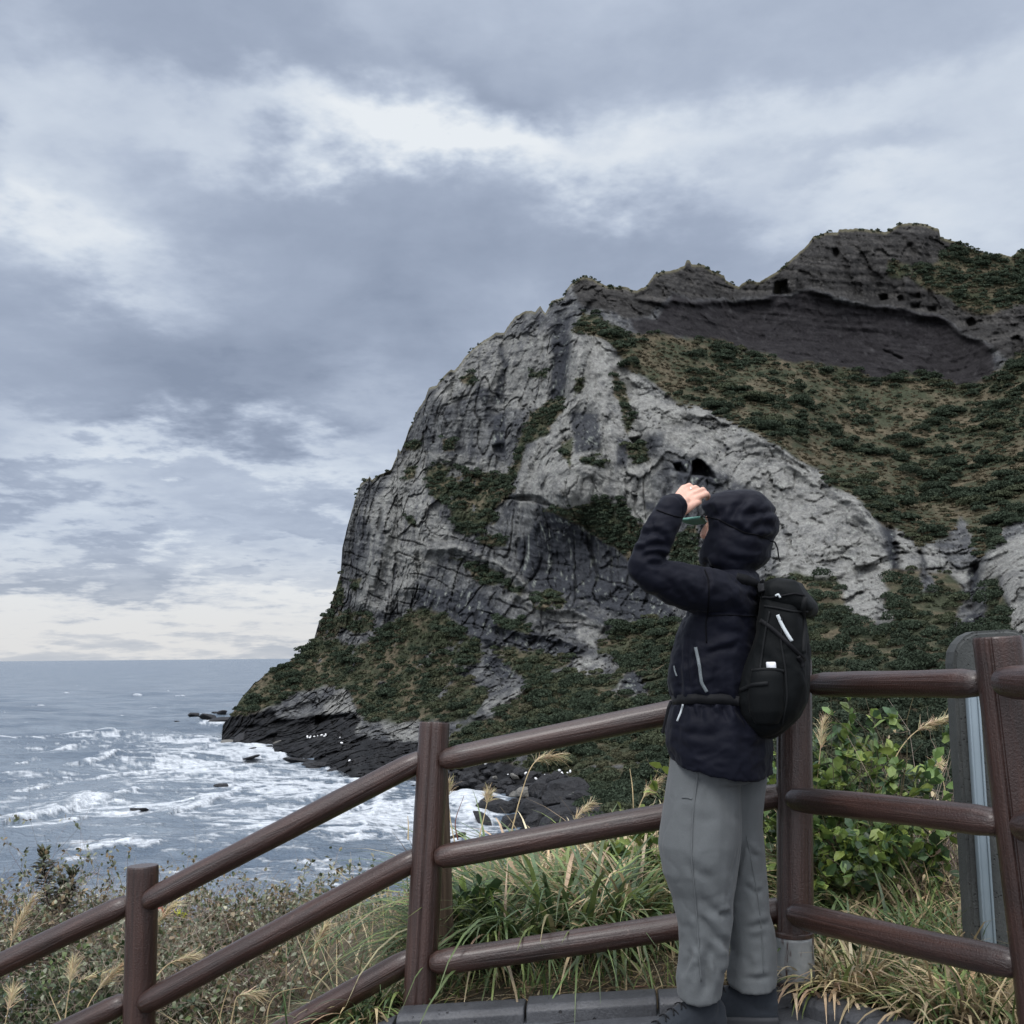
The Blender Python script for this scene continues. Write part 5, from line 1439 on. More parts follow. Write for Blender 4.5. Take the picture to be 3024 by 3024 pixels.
SG = [([(1507, 2470), (1535, 2360), (1566, 2270), (1600, 2238), (1655, 2230)], 4.4, .42, 'tall single plumed grass stem bending right in front of the shore boulders'),
      ([(2600, 2330), (2660, 2210), (2720, 2150), (2800, 2117)], 4.6, .42, 'pale feathery grass plume arching right beside the stone marker'),
      ([(2406, 2370), (2418, 2260), (2432, 2130)], 4.7, .34, 'upright thin grass plume just right of the corner post'),
      ([(20, 2860), (40, 2760), (92, 2660)], 5.0, .6, 'thick feathery plume above the top rail at the left edge'),
      ([(430, 2800), (470, 2722), (522, 2660)], 5.0, .62, 'feathery plume just behind the nearest stair post'),
      ([(455, 2890), (500, 2846), (572, 2822)], 4.75, .5, 'golden plume leaning right from the nearest stair post above the middle rail'),
      ([(672, 3080), (690, 2980), (705, 2940), (762, 2932)], 4.3, .34, 'drooping brush-like plume under the middle stair rail'),
      ([(230, 3040), (280, 2935), (365, 2845)], 4.75, .45, 'golden plume leaning right behind the nearest stair post below the top rail'),
      ([(90, 3060), (140, 3000), (230, 2905), (320, 2868)], 4.9, .4, 'long pale grass stem slanting right to the nearest stair post'),
      ([(785, 3050), (795, 2970), (830, 2930), (905, 2915)], 4.4, .0, 'bent bare straw stem under the middle stair rail'),
      ([(185, 3060), (200, 2950), (215, 2850)], 4.7, .3, 'straight dry grass stem with a thin head left of the nearest stair post'),
      ([(200, 3060), (170, 2990), (145, 2930)], 4.6, .0, 'dry stem leaning left and crossing the others at the left'),
      ([(5, 3080), (20, 3000), (38, 2930)], 4.5, .4, 'short dry grass head in the lower left corner'),
      ([(830, 2990), (880, 2900), (960, 2740)], 4.9, .2, 'long straw stem slanting right towards the middle post'),
      ([(900, 3010), (930, 2920), (1005, 2830)], 4.6, .0, 'bare straw stem slanting right beneath the middle stair rail'),
      ([(640, 3060), (655, 2980), (685, 2880)], 4.5, .0, 'thin straw stem standing under the middle stair rail'),
      ([(1690, 2450), (1705, 2410), (1740, 2375)], 5.2, .7, 'tan fluffy plume at the bank edge left of the walker'),
      ([(1880, 2400), (1905, 2345), (1940, 2306)], 5.0, .6, 'creamy fluffy plume rising close to the left of the walker'),
      ([(1345, 2500), (1330, 2420), (1321, 2330)], 4.7, .15, 'dry stem standing against the surf right of the middle post'),
      ([(1410, 2500), (1425, 2430), (1442, 2355)], 4.8, .15, 'thin dry stem against the surf between the middle post and the tall plume'),
      ([(1352, 2480), (1345, 2425), (1370, 2350)], 4.75, .0, 'reddish bare stem against the surf right of the middle post'),
      ([(1872, 2420), (1868, 2330), (1860, 2270)], 5.1, .0, 'thin green-brown stem on the bank left of the walker'),
      ([(2800, 2420), (2790, 2330), (2775, 2260)], 4.9, .2, 'short pale grass stem standing against the stone marker'),
      ([(2760, 2700), (2742, 2600), (2720, 2520)], 4.4, .0, 'broken straw stem behind the middle right-hand rail'),
      ([(1205, 2480), (1206, 2440), (1204, 2410)], 4.9, .0, 'dark thin twig just left of the middle post')]
for i, (pts, d, pl, lab) in enumerate(SG): silver_grass(pts, d, pl, lab, 100 + i, (np.array([.16, .07, .05]) if 'reddish' in lab else TAN))

# coloured scraps caught in the shrubs behind the nearest stair post
for (px, py, w, hgt, c, nm) in ((478, 2690, .10, .04, (.35, .02, .03), 'red'), (512, 2688, .06, .05, (.03, .04, .35), 'blue'), (533, 2698, .11, .05, (.55, .60, .03), 'yellow')):
    q = W(px, py, 7.4); rg = np.random.default_rng(px)
    u_, v_ = np.meshgrid(np.linspace(-.5, .5, 7), np.linspace(-.5, .5, 5))
    V = np.stack([q[0] + u_ * w, q[1] + .02 * np.sin(u_ * 9 + v_ * 5), q[2] + v_ * hgt - .3 * u_ * w + .008 * np.cos(u_ * 12)], -1)
    o = link('plastic_scrap', mesh_np('plastic_scrap', V.reshape(-1, 3), grid_faces(5, 7)), mat_simple('scrap_' + nm, c, .5))
    md = o.modifiers.new('thickness', 'SOLIDIFY'); md.thickness = .003
    tag(o, 'small %s plastic scrap caught in the shrubs behind the nearest stair post' % nm, 'plastic scrap', 'coloured scraps in the shrubs')
# ------------------------------------------------------------------ the walker
FWD, LFT, UP = unit(np.array([-.94, .34, 0])), unit(np.array([-.34, -.94, 0])), np.array([0, 0, 1.])
PD = 3.40


def Z4(x, y, d=PD): return at(1600 + x / 1.932, 1350 + y / 1.932, d)


def ZH(x, y, d): return at(1900 + x / 4.83, 1400 + y / 4.83, d)


class Body:
    """closed shells that a voxel remesh fuses into one continuous surface"""
    def __init__(s): s.V, s.F, s.n = [], [], 0

    def add(s, V, F):
        s.V.append(V); s.F += [tuple(int(i) + s.n for i in f) for f in F]; s.n += len(V)

    def rings(s, R):
        R = [np.asarray(r) for r in R]; n = len(R[0]); k = len(R)
        V = np.concatenate(R + [[R[0].mean(0)], [R[-1].mean(0)]])
        F = []
        for a in range(k - 1):
            for i in range(n):
                j = (i + 1) % n
                F.append((a * n + i, a * n + j, (a + 1) * n + j, (a + 1) * n + i))
        for i in range(n):
            j = (i + 1) % n
            F.append((k * n, j, i)); F.append((k * n + 1, (k - 1) * n + i, (k - 1) * n + j))
        s.add(V, F)

    def chain(s, pts, rad, flat=None, n=16, sub=5):
        """tapering limb through pts with hemispherical ends"""
        P = np.asarray(pts, float); r = np.asarray(rad, float)
        m_ = len(P); E = np.concatenate([[2 * P[0] - P[1]], P, [2 * P[-1] - P[-2]]])
        C_, rr = [], []
        for x in np.linspace(0, m_ - 1, (m_ - 1) * sub + 1):
            i = min(int(x), m_ - 2); f = x - i; a, b, c, d = E[i], E[i + 1], E[i + 2], E[i + 3]
            C_.append(.5 * (2 * b + (c - a) * f + (2 * a - 5 * b + 4 * c - d) * f * f + (3 * b - a - 3 * c + d) * f ** 3)); rr.append(r[i] * (1 - f) + r[i + 1] * f)
        C_ = np.array(C_); rr = np.array(rr)
        T_ = unit(np.gradient(C_, axis=0))
        for sg, e in ((-1, 0), (1, -1)):
            ext = [C_[e] + sg * T_[e] * rr[e] * q for q in (.5, .85, .99)]; er = [rr[e] * math.sqrt(1 - q * q) for q in (.5, .85, .99)]
            if sg < 0: C_ = np.concatenate([ext[::-1], C_]); rr = np.concatenate([er[::-1], rr]); T_ = np.concatenate([[T_[0]] * 3, T_])
            else: C_ = np.concatenate([C_, ext]); rr = np.concatenate([rr, er]); T_ = np.concatenate([T_, [T_[-1]] * 3])
        a = np.cross(T_[0], [.31, .2, .93]); R = []
        th = np.arange(n) / n * 2 * math.pi
        for c, t_, q in zip(C_, T_, rr):
            a = unit(a - t_ * (a @ t_)); b = np.cross(t_, a)
            R.append(c + q * (np.cos(th)[:, None] * a + np.sin(th)[:, None] * b))
        s.rings(R)

    def ball(s, c, rx, ax=(1, 0, 0), n=16):
        """ellipsoid with half axes along FWD, LFT, UP"""
        R = []
        for ph in np.linspace(-1.5, 1.5, 13):
            th = np.arange(n) / n * 2 * math.pi
            R.append(np.asarray(c) + math.cos(ph) * (np.cos(th)[:, None] * FWD * rx[0] + np.sin(th)[:, None] * LFT * rx[1]) + UP * rx[2] * math.sin(ph))
        s.rings(R)

    def fuse(s, voxel, smooth_n=4):
        me = bpy.data.meshes.new('tmp'); me.from_pydata([tuple(v) for v in np.concatenate(s.V)], [], s.F)
        bm = bmesh.new(); bm.from_mesh(me); bmesh.ops.recalc_face_normals(bm, faces=bm.faces); bm.to_mesh(me); bm.free()
        o = bpy.data.objects.new('tmp', me); COL.objects.link(o)
        md = o.modifiers.new('r', 'REMESH'); md.mode = 'VOXEL'; md.voxel_size = voxel; md.use_smooth_shade = True
        if smooth_n:
            md = o.modifiers.new('s', 'SMOOTH'); md.factor = .5; md.iterations = smooth_n
        dg = bpy.context.evaluated_depsgraph_get()
        e = bpy.data.meshes.new_from_object(o.evaluated_get(dg))
        bpy.data.objects.remove(o); bpy.data.meshes.remove(me)
        return e


def get_vn(me):
    n = len(me.vertices); V = np.empty(n * 3, np.float32); N = np.empty(n * 3, np.float32)
    me.vertices.foreach_get('co', V); me.vertices.foreach_get('normal', N)
    return V.reshape(-1, 3).astype(float), N.reshape(-1, 3).astype(float)


def set_v(me, V):
    me.vertices.foreach_set('co', np.asarray(V, np.float32).ravel()); me.update()


def oval(c, rf, rs, p=2.3, n=28, tilt=None):
    th = np.arange(n) / n * 2 * math.pi
    ct, st = np.cos(th), np.sin(th)
    k = (np.abs(ct) ** p + np.abs(st) ** p) ** (-1 / p)
    q = np.asarray(c) + (ct * k)[:, None] * FWD * rf + (st * k)[:, None] * LFT * rs
    if tilt is not None: q[:, 2] += (q - c) @ np.asarray(tilt)
    return q


def folds(V, N, lines):
    """sewn-in creases: each line (points in the photo, width, depth; negative = raised ridge) presses a soft-edged groove into the near side of the cloth"""
    rel = V - CAM; f = rel @ F_
    X, Y = 1512 + 3024 * (rel @ R_) / f, 1512 - 3024 * (rel @ U_) / f
    near = sstep(-(N * unit(rel)).sum(1), .05, .4)
    wob = 5 * fbm(V * 22, 2, seed=130)
    out = np.zeros(len(V))
    for pl, w, dep in lines:
        P_ = np.asarray(pl, float); d = np.full(len(V), 1e3); sd_ = np.zeros(len(V)); tpos = np.zeros(len(V)); n_ = len(P_) - 1
        for k, ((x1, y1), (x2, y2)) in enumerate(zip(P_[:-1], P_[1:])):
            ex, ey = x2 - x1, y2 - y1; l2 = ex * ex + ey * ey
            t_ = np.clip(((X + wob - x1) * ex + (Y + wob - y1) * ey) / l2, 0, 1)
            q = np.hypot(X + wob - x1 - t_ * ex, Y + wob - y1 - t_ * ey)
            c = ((X - x1) * ey - (Y - y1) * ex) / math.sqrt(l2)
            m_ = q < d; d = np.where(m_, q, d); sd_ = np.where(m_, c, sd_); tpos = np.where(m_, (k + t_) / n_, tpos)
        taper = sstep(tpos, -.05, .3) * sstep(tpos, 1.05, .7)
        g = np.exp(-(d / w) ** 2) - .75 * np.exp(-((sd_ - 2.0 * w) / (1.3 * w)) ** 2) * np.exp(-(np.maximum(d - np.abs(sd_), 0) / w) ** 2)
        out -= dep * g * taper * near
    return V + N * out[:, None]


z3 = lambda *a: [(1800 + a[i] / 3.22, 2624 + a[i + 1] / 3.22) for i in range(0, len(a), 2)]
zh = lambda *a: [(1900 + a[i] / 4.83, 1400 + a[i + 1] / 4.83) for i in range(0, len(a), 2)]
cc4 = lambda *a: [(1600 + a[i] / 1.932, 1350 + a[i + 1] / 1.932) for i in range(0, len(a), 2)]
cc7 = lambda *a: [(2024 + a[i] / 1.932, 2024 + a[i + 1] / 1.932) for i in range(0, len(a), 2)]


def half_width(front, back, rs, d=PD, scale=1.932):
    hw = abs(back - front) / 2 / scale / 3024 * d
    return math.sqrt(max(hw * hw - (.34 * rs) ** 2, .0004)) / .94


def cloth(name, col, rough=.75, weave=900, sheen=.15, namp=.12, bmp=.25):
    m, t, p, out = material(name)
    geo = nd(t, 'ShaderNodeNewGeometry'); pos = geo.outputs['Position']
    n1 = noise(t, pos, 6, 5, .6).outputs['Fac']; n2 = noise(t, pos, weave, 2, .6).outputs['Fac']; n3 = noise(t, pos, 30, 5, .6).outputs['Fac']
    c = np.array(col)
    setcol(t, p, mixc(t, .35, ramp(t, n1, [(.3, tuple(c * (1 - namp))), (.7, tuple(c * (1 + namp)))]), ramp(t, n2, [(.3, .3), (.7, .7)]), 'OVERLAY'))
    p.inputs['Roughness'].default_value = rough
    p.inputs['Sheen Weight'].default_value = sheen; p.inputs['Sheen Roughness'].default_value = .5
    p.inputs['Specular IOR Level'].default_value = .11
    bump(t, p, math_node(t, 'ADD', math_node(t, 'MULTIPLY', n2, .25), n3), bmp, .006)
    return m


M_JACK = cloth('jacket_cloth', (.0034, .0042, .0096), .62, 700, .03)
M_PANT = cloth('trouser_cloth', (.098, .106, .110), .9, 800, .10, .12)
M_PACK = cloth('pack_cloth', (.0032, .0042, .0048), .65, 400, .015)
M_STRAP = cloth('strap_web', (.0075, .008, .0095), .6, 500, .03)
M_SHOE = cloth('shoe_mesh', (.020, .024, .030), .75, 500, .1)
M_SOLE = mat_simple('shoe_sole', (.030, .032, .036), .8, 40, .2, 200, .001, .4)
M_REFL = mat_simple('reflective_tape', (.48, .52, .54), .4, 200, .1)
M_ZIP = mat_simple('zip_grey', (.12, .14, .15), .5, 200, .2)
M_GREEN = mat_simple('cap_green', (.10, .24, .20), .8, 300, .12, 500, .0008, .4)
m, t, p, out = material('skin')
geo = nd(t, 'ShaderNodeNewGeometry'); n1 = noise(t, geo.outputs['Position'], 45, 4, .6).outputs['Fac']
setcol(t, p, ramp(t, n1, [(.3, (.50, .285, .215)), (.7, (.62, .385, .30))]))
p.inputs['Roughness'].default_value = .55; p.inputs['Subsurface Weight'].default_value = .12; p.inputs['Subsurface Radius'].default_value = (.012, .005, .003)
p.inputs['Subsurface Scale'].default_value = .6
n2 = noise(t, geo.outputs['Position'], 260, 3, .6).outputs['Fac']; bump(t, p, n2, .25, .0012)
M_SKIN = m

# ---- bare body: one continuous mesh (head, trunk, limbs, the raised left hand)
b = Body()
hc = Z4(1102, 405); hc = hc + np.array([0, 0, 0])
b.ball(hc + UP * .02 - FWD * .008, (.098, .078, .105))                      # skull
b.ball(hc - UP * .035 + FWD * .018, (.078, .062, .082))                     # jaw and cheeks
b.ball(hc - UP * .085 + FWD * .066, (.020, .024, .020))                     # chin
b.chain([hc + UP * .022 + FWD * .083, hc - UP * .004 + FWD * .100, hc - UP * .018 + FWD * .104], [.009, .012, .014])   # nose
b.ball(hc + UP * .036 + FWD * .080, (.016, .055, .010))                     # brow
b.ball(hc - UP * .048 + FWD * .086, (.012, .026, .006)); b.ball(hc - UP * .058 + FWD * .085, (.012, .023, .006))       # lips
for sg in (1, -1):
    b.ball(hc + LFT * .078 * sg - FWD * .01, (.018, .008, .032))            # ears
    b.ball(hc + LFT * .035 * sg - UP * .018 + FWD * .070, (.022, .020, .022))
nk = hc - UP * .13 - FWD * .015
b.chain([hc - UP * .06, nk + FWD * .02, nk - UP * .08 + FWD * .035], [.050, .044, .040])
tor = [(Z4(1050, 790), .06, .12), (Z4(1030, 900), .085, .15), (Z4(1000, 1100), .085, .14), (Z4(1000, 1350), .085, .135), (Z4(1000, 1560), .095, .15), (Z4(1010, 1720), .085, .13)]
b.rings([oval(c, rf, rs) for c, rf, rs in tor])
shl = Z4(1010, 790, 3.24); elb = Z4(580, 645, 3.19); wri = ZH(478, 478, 3.215)
b.chain([Z4(1050, 830, 3.36), shl, (shl + elb) / 2, elb], [.06, .055, .044, .038])
b.chain([elb, (elb + wri) / 2 - UP * .003, wri], [.038, .036, .026])
shr = Z4(1090, 800, 3.56)
b.chain([Z4(1060, 830, 3.44), shr, shr - UP * .3 + FWD * .02, shr - UP * .52 + FWD * .10], [.055, .052, .042, .028])
# the right hand, closed loosely in the pocket's shade
rh = shr - UP * .52 + FWD * .10
b.chain([rh, rh - UP * .05 + FWD * .02, rh - UP * .09 + FWD * .03], [.026, .034, .030])
for k in range(4):
    q = rh - UP * .10 + FWD * (.055 - .021 * k) - LFT * .005
    b.chain([q, q - UP * .035 + LFT * .004, q - UP * .058 + LFT * .016], [.0085, .008, .007], n=10, sub=3)
q = rh - UP * .04 + FWD * .05
b.chain([q, q - UP * .03 + FWD * .012 + LFT * .01, q - UP * .055 + FWD * .012 + LFT * .018], [.0095, .0088, .0075], n=10, sub=3)
LEGL = [(2247, 1984, 2175), (2330, 1972, 2180), (2417, 1960, 2185), (2490, 1952, 2182), (2573, 1963, 2172), (2645, 1990, 2163), (2717, 2006, 2157), (2780, 2012, 2149), (2840, 2008, 2145), (2870, 2002, 2134), (2898, 2001, 2127), (2924, 2004, 2124)]
LEGR = [(2247, 2085, 2265), (2330, 2088, 2255), (2386, 2095, 2248), (2440, 2100, 2246), (2516, 2115, 2254), (2640, 2143, 2264), (2695, 2152, 2268), (2742, 2160, 2281), (2810, 2165, 2289), (2850, 2158, 2288), (2886, 2153, 2287)]
dl = lambda y: 3.36 - (y - 2247) / 700 * .06
dr = lambda y: 3.46 - (y - 2247) / 700 * .05
for rows, df in ((LEGL, dl), (LEGR, dr)):
    pts = [at((l + r) / 2, y, df(y)) for y, l, r in rows]
    rad = [min((r - l) / 2 / 3024 * 3.4 * .72, .075) for y, l, r in rows]
    ank = np.array([pts[-1][0], pts[-1][1], zpath(pts[-1][0]) + .075])
    b.chain([pts[0] + UP * .12] + pts[::2] + [pts[-1], ank], [.08] + rad[::2] + [.036, .030], sub=3)
    b.chain([ank - FWD * .02 - UP * .02, ank - UP * .03 + FWD * .04, ank - UP * .038 + FWD * .10], [.022, .022, .016])
# raised hand: palm, four bent fingers closing over the hood's rim, thumb below
mcp = [ZH(575, 205, 3.285), ZH(622, 248, 3.277), ZH(676, 300, 3.268), ZH(728, 362, 3.258)]
pip = [ZH(652, 166, 3.285), ZH(742, 196, 3.275), ZH(846, 224, 3.264), ZH(898, 284, 3.255)]
dip = [ZH(690, 196, 3.305), ZH(792, 232, 3.300), ZH(884, 268, 3.293), ZH(922, 316, 3.284)]
tip = [ZH(680, 236, 3.318), ZH(778, 276, 3.316), ZH(868, 312, 3.312), ZH(905, 352, 3.302)]
cup = [ZH(430, 430, 3.23), ZH(455, 455, 3.225), ZH(490, 490, 3.22), ZH(530, 520, 3.215)]
for k in range(4):
    b.chain([cup[k], (cup[k] + mcp[k]) / 2, mcp[k]], [.0165, .0150, .0125], n=12)
    b.chain([mcp[k], (mcp[k] * .5 + pip[k] * .5), pip[k]], [.0122, .0098, .0100], n=12, sub=4)
    b.chain([pip[k], dip[k], tip[k]], [.0100, .0084, .0074], n=12, sub=4)
for k in range(3):
    b.chain([(cup[k] + cup[k + 1]) / 2, (mcp[k] + mcp[k + 1]) / 2 * .92 + (cup[k] + cup[k + 1]) / 2 * .08], [.0165, .0118], n=12)
tb = [ZH(560, 520, 3.222), ZH(640, 478, 3.226), ZH(722, 432, 3.236), ZH(800, 400, 3.262)]
b.chain(tb, [.0180, .0150, .0112, .0088], n=12)
b.chain([wri, ZH(520, 440, 3.225), ZH(590, 390, 3.235)], [.025, .024, .018], n=14)
me = b.fuse(.0032, 3)
person = link('person', me, M_SKIN, None, True)
person['label'] = 'person in black hooded jacket and grey trousers, one hand raised to the hood'
person['category'] = 'person'; person['kind'] = 'thing'
# finger ring
d_, a_, b_ = frame_of(pip[1] - mcp[1]); rc = mcp[1] * .52 + pip[1] * .48
V, F, G = revolve(rc - d_ * .0012, rc + d_ * .0012, [(0, .0106), (1, .0106)], [0, .2, .8, 1], 24, lump=0)
link('finger_ring', mesh_np('finger_ring', V, F), mat_simple('silver', (.6, .6, .58), .25, 100, .05, metal=1), person, True)
for sg in (1, -1):
    e = Body(); e.ball(hc + LFT * .031 * sg + UP * .014 + FWD * .066, (.0115, .0115, .0115)); link('eye', e.fuse(.002, 2), mat_simple('eye_white', (.6, .58, .55), .2), person, True)

# ---- jacket
j = Body()
TR = [(640, 985, 1200, .085, .030), (672, 935, 1235, .125, .0), (710, 905, 1255, .165, .0), (770, 880, 1275, .195, 0), (850, 838, 1275, .205, 0), (930, 800, 1268, .205, 0), (1000, 766, 1262, .202, 0), (1100, 740, 1258, .200, 0), (1250, 720, 1258, .200, 0), (1330, 728, 1252, .196, 0),
      (1382, 752, 1242, .186, 0), (1425, 738, 1262, .196, 0), (1480, 722, 1285, .208, 0), (1560, 712, 1306, .216, 0), (1640, 716, 1313, .220, 0), (1700, 730, 1313, .220, 0), (1745, 745, 1310, .219, 0)]
R = []
for y, fr, bk_, rs, dd in TR:
    rf = half_width(fr, bk_, rs)
    tl = None
    if y > 1600: tl = (np.array([.10, 0, 0]) * -1.0 + np.array([0, .10, 0])) * (y - 1600) / 145 * 1.6
    R.append(oval(Z4((fr + bk_) / 2, y), rf, rs, 2.3, 36, tl))
j.rings(R)
j.chain([Z4(1085, 850, 3.36), Z4(1000, 790, 3.255), Z4(800, 735, 3.20), Z4(640, 672, 3.185), Z4(578, 632, 3.185)], [.085, .081, .069, .058, .050])
j.chain([Z4(578, 640, 3.185), Z4(625, 520, 3.185), Z4(690, 395, 3.19), Z4(733, 305, 3.20), Z4(750, 285, 3.205)], [.050, .053, .050, .046, .045])
j.ball(Z4(565, 625, 3.19), (.042, .042, .042))
j.chain([Z4(1110, 850, 3.45), shr - UP * .02, shr - UP * .30 + FWD * .02, shr - UP * .50 + FWD * .09], [.085, .08, .068, .05])
me = j.fuse(.0055, 5)
V, N = get_vn(me)
q = V * np.array([5.2, 5.2, 8.5])
wr = (ridged(q + .35 * fbm(V * 9, 2)[:, None], 2, .5, seed=90) ** 2 - .35) * .007
wr -= ridged(V * np.array([4.5, 4.5, 7]) + .5 * fbm(V * 6, 2)[:, None], 1, seed=121) ** 7 * .003
wr += (ridged(V * np.array([13, 13, 19.]) + .4 * fbm(V * 14, 2)[:, None], 2, .5, seed=91) - .5) * .0045
el = Z4(620, 615, 3.185); de = np.linalg.norm(V - el, axis=1)
axs = unit(Z4(733, 305, 3.2) - Z4(578, 640, 3.185))
wr += np.exp(-(de / .11) ** 2) * .0018 * np.sin((V @ axs) * 130 + 6 * fbm(V * 11, 3))
belt = Z4(1000, 1388)[2]; db = (V[:, 2] - belt)
ang = np.arctan2((V - Z4(1000, 1388)) @ LFT, (V - Z4(1000, 1388)) @ FWD)
body_m = sstep(V[:, 0], Z4(700, 1300)[0], Z4(740, 1300)[0])
wr += np.exp(-(np.abs(db) / .075) ** 1.5) * .006 * np.sin(ang * 17 + 3 * fbm(V * 6, 2)) * (np.abs(db) > .012) * body_m
hem = V[:, 2] < Z4(1000, 1660)[2]
zc = (V[:, 2] - Z4(1000, 905)[2])
V = V + N * wr[:, None]
# the yoke seam across the back and sleeve
V = V - N * (.004 * np.exp(-(zc / .004) ** 2) * body_m)[:, None]
V = folds(V, N, [(zh(-60, 900, 0, 850, 110, 800, 220, 830, 380, 990), 9, .013), (zh(-120, 1120, 0, 1075, 200, 1015, 400, 1020), 9, .012), (zh(-60, 1190, 100, 1140, 250, 1145, 365, 1230), 8, .012), (zh(-40, 760, 120, 690, 300, 760), 9, .006),
    (zh(-150, 960, -40, 950, 60, 930), 9, .007), (zh(40, 1300, 200, 1290, 330, 1260), 9, .008), (zh(140, 560, 260, 520, 400, 560), 9, .004), (zh(820, 1335, 890, 1420, 920, 1540, 910, 1700), 8, .009), (zh(1500, 1700, 1560, 1780, 1640, 1780), 8, .007), (zh(1180, 1440, 1400, 1560, 1580, 1700), 10, .006),
    (zh(540, 1480, 620, 1640, 760, 1800), 12, .006), (zh(330, 1500, 480, 1700, 640, 1850), 12, .005), (cc4(840, 960, 828, 1200, 850, 1370), 8, .008), (cc4(868, 1010, 868, 1180, 900, 1340), 7, .007), (cc4(935, 1125, 1020, 1095, 1130, 1075), 9, .009), (cc4(800, 980, 785, 1200, 800, 1370), 8, .006),
    (cc4(1000, 1160, 990, 1270, 1010, 1370), 10, .005), (cc4(955, 1405, 975, 1440, 1000, 1480), 8, .009), (cc4(1095, 1415, 1140, 1470, 1200, 1545), 10, .008), (cc4(850, 1405, 862, 1440, 880, 1500), 7, .007), (cc4(900, 1405, 905, 1450, 915, 1510), 7, .005), (cc4(1030, 1410, 1050, 1460, 1075, 1520), 8, .007),
    (cc4(760, 1560, 900, 1590, 1040, 1570), 12, .004), (cc4(770, 1640, 920, 1690, 1100, 1720), 14, .004), (cc4(1120, 1600, 1200, 1650, 1290, 1640), 12, .005), (cc4(1060, 820, 1130, 900, 1190, 1000), 12, .005), (cc4(960, 960, 1050, 1000, 1180, 990), 12, .004)])
set_v(me, V)
jacket = link('jacket', me, M_JACK, person, True)
jacket['label'] = 'black insulated jacket, belted in at the waist by the pack'

# ---- hood
hd = Body()
HR = [(197, 1030, 1190, .045), (212, 965, 1245, .075), (240, 920, 1278, .098), (285, 884, 1308, .115), (335, 900, 1338, .127), (385, 908, 1352, .130), (430, 908, 1348, .131), (475, 897, 1322, .131), (530, 889, 1306, .130), (580, 890, 1298, .127), (615, 905, 1272, .122), (645, 960, 1225, .112), (668, 985, 1215, .105), (690, 975, 1222, .11), (712, 1000, 1210, .10)]
hd.rings([oval(Z4((a + c) / 2, y), half_width(a, c, rs), rs, 2.15, 32) for y, a, c, rs in HR])
hd.ball(Z4(1225, 330), (.065, .105, .062))
me = hd.fuse(.0048, 4)
V, N = get_vn(me)
hcen = Z4(1110, 420)
rel = V - hcen; aF, aL, aU = rel @ FWD, rel @ LFT, rel @ UP
front = sstep(aF, .02, .06)
ov = (aL / .098) ** 2 + ((aU - .002) / .128) ** 2
V = V - FWD[None] * (front * (1 - sstep(ov, .55, .95)) * .095)[:, None]
fold = (ridged(V * np.array([6, 6, 7.]) + .5 * fbm(V * 7, 2)[:, None], 2, .5, seed=95) ** 2 - .35) * .004 - ridged(V * np.array([6, 6, 6.]) + .6 * fbm(V * 7, 2)[:, None], 1, seed=122) ** 7 * .002 + (ridged(V * np.array([15, 15, 17.]), 2, seed=96) - .5) * .004
# drawn-in crease round the back of the head
fold -= .009 * np.exp(-((aU - .035 + .22 * (aF + .05)) / .011) ** 2) * sstep(-aF, -.05, .03)
V = V + N * (fold * (1 - .8 * front))[:, None]
V = folds(V, N, [(zh(1510, 285, 1340, 470, 1215, 660), 12, .011), (zh(1120, 715, 1300, 740, 1430, 850, 1560, 880), 9, .010), (zh(1130, 420, 1090, 590, 960, 590), 10, .008), (zh(1540, 830, 1700, 705, 1920, 770), 12, .011), (zh(1480, 600, 1640, 560, 1800, 620), 12, .007),
    (zh(1600, 900, 1760, 930, 1880, 900), 9, .008), (zh(860, 1180, 900, 1260, 860, 1320), 8, .007), (zh(1000, 900, 980, 1060, 1040, 1200), 14, .005), (zh(1300, 1000, 1480, 1100, 1760, 1130), 14, .005), (zh(1100, 1180, 1340, 1240, 1650, 1230), 12, .006), (zh(900, 420, 960, 480, 1000, 560), 9, .005)])
set_v(me, V)
hood = link('hood', me, M_JACK, person, True)
s = Soup(); tube(s, [Z4(1305, 478, 3.33), Z4(1330, 485, 3.32), Z4(1345, 520, 3.32), Z4(1352, 570, 3.32), Z4(1360, 598, 3.32)], .0028, .0022, np.array([.02, .02, .024]), 6)
link('drawcord', s.mesh('drawcord'), M_STRAP, hood)
# cap brim
bp = []
u_, v_ = np.meshgrid(np.linspace(-1, 1, 15), np.linspace(0, 1, 7))
c0 = Z4(918, 345)
bx = v_ * .078 * np.sqrt(np.clip(1 - .72 * u_ ** 2, 0, 1)); by_ = u_ * .072
V = c0 + bx[..., None] * FWD + by_[..., None] * LFT + (-.009 * u_ ** 2 - .004 * v_)[..., None] * UP
o = link('cap_brim', mesh_np('cap_brim', V.reshape(-1, 3), grid_faces(7, 15)), M_GREEN, person, True)
md = o.modifiers.new('thickness', 'SOLIDIFY'); md.thickness = .006; md.offset = 0

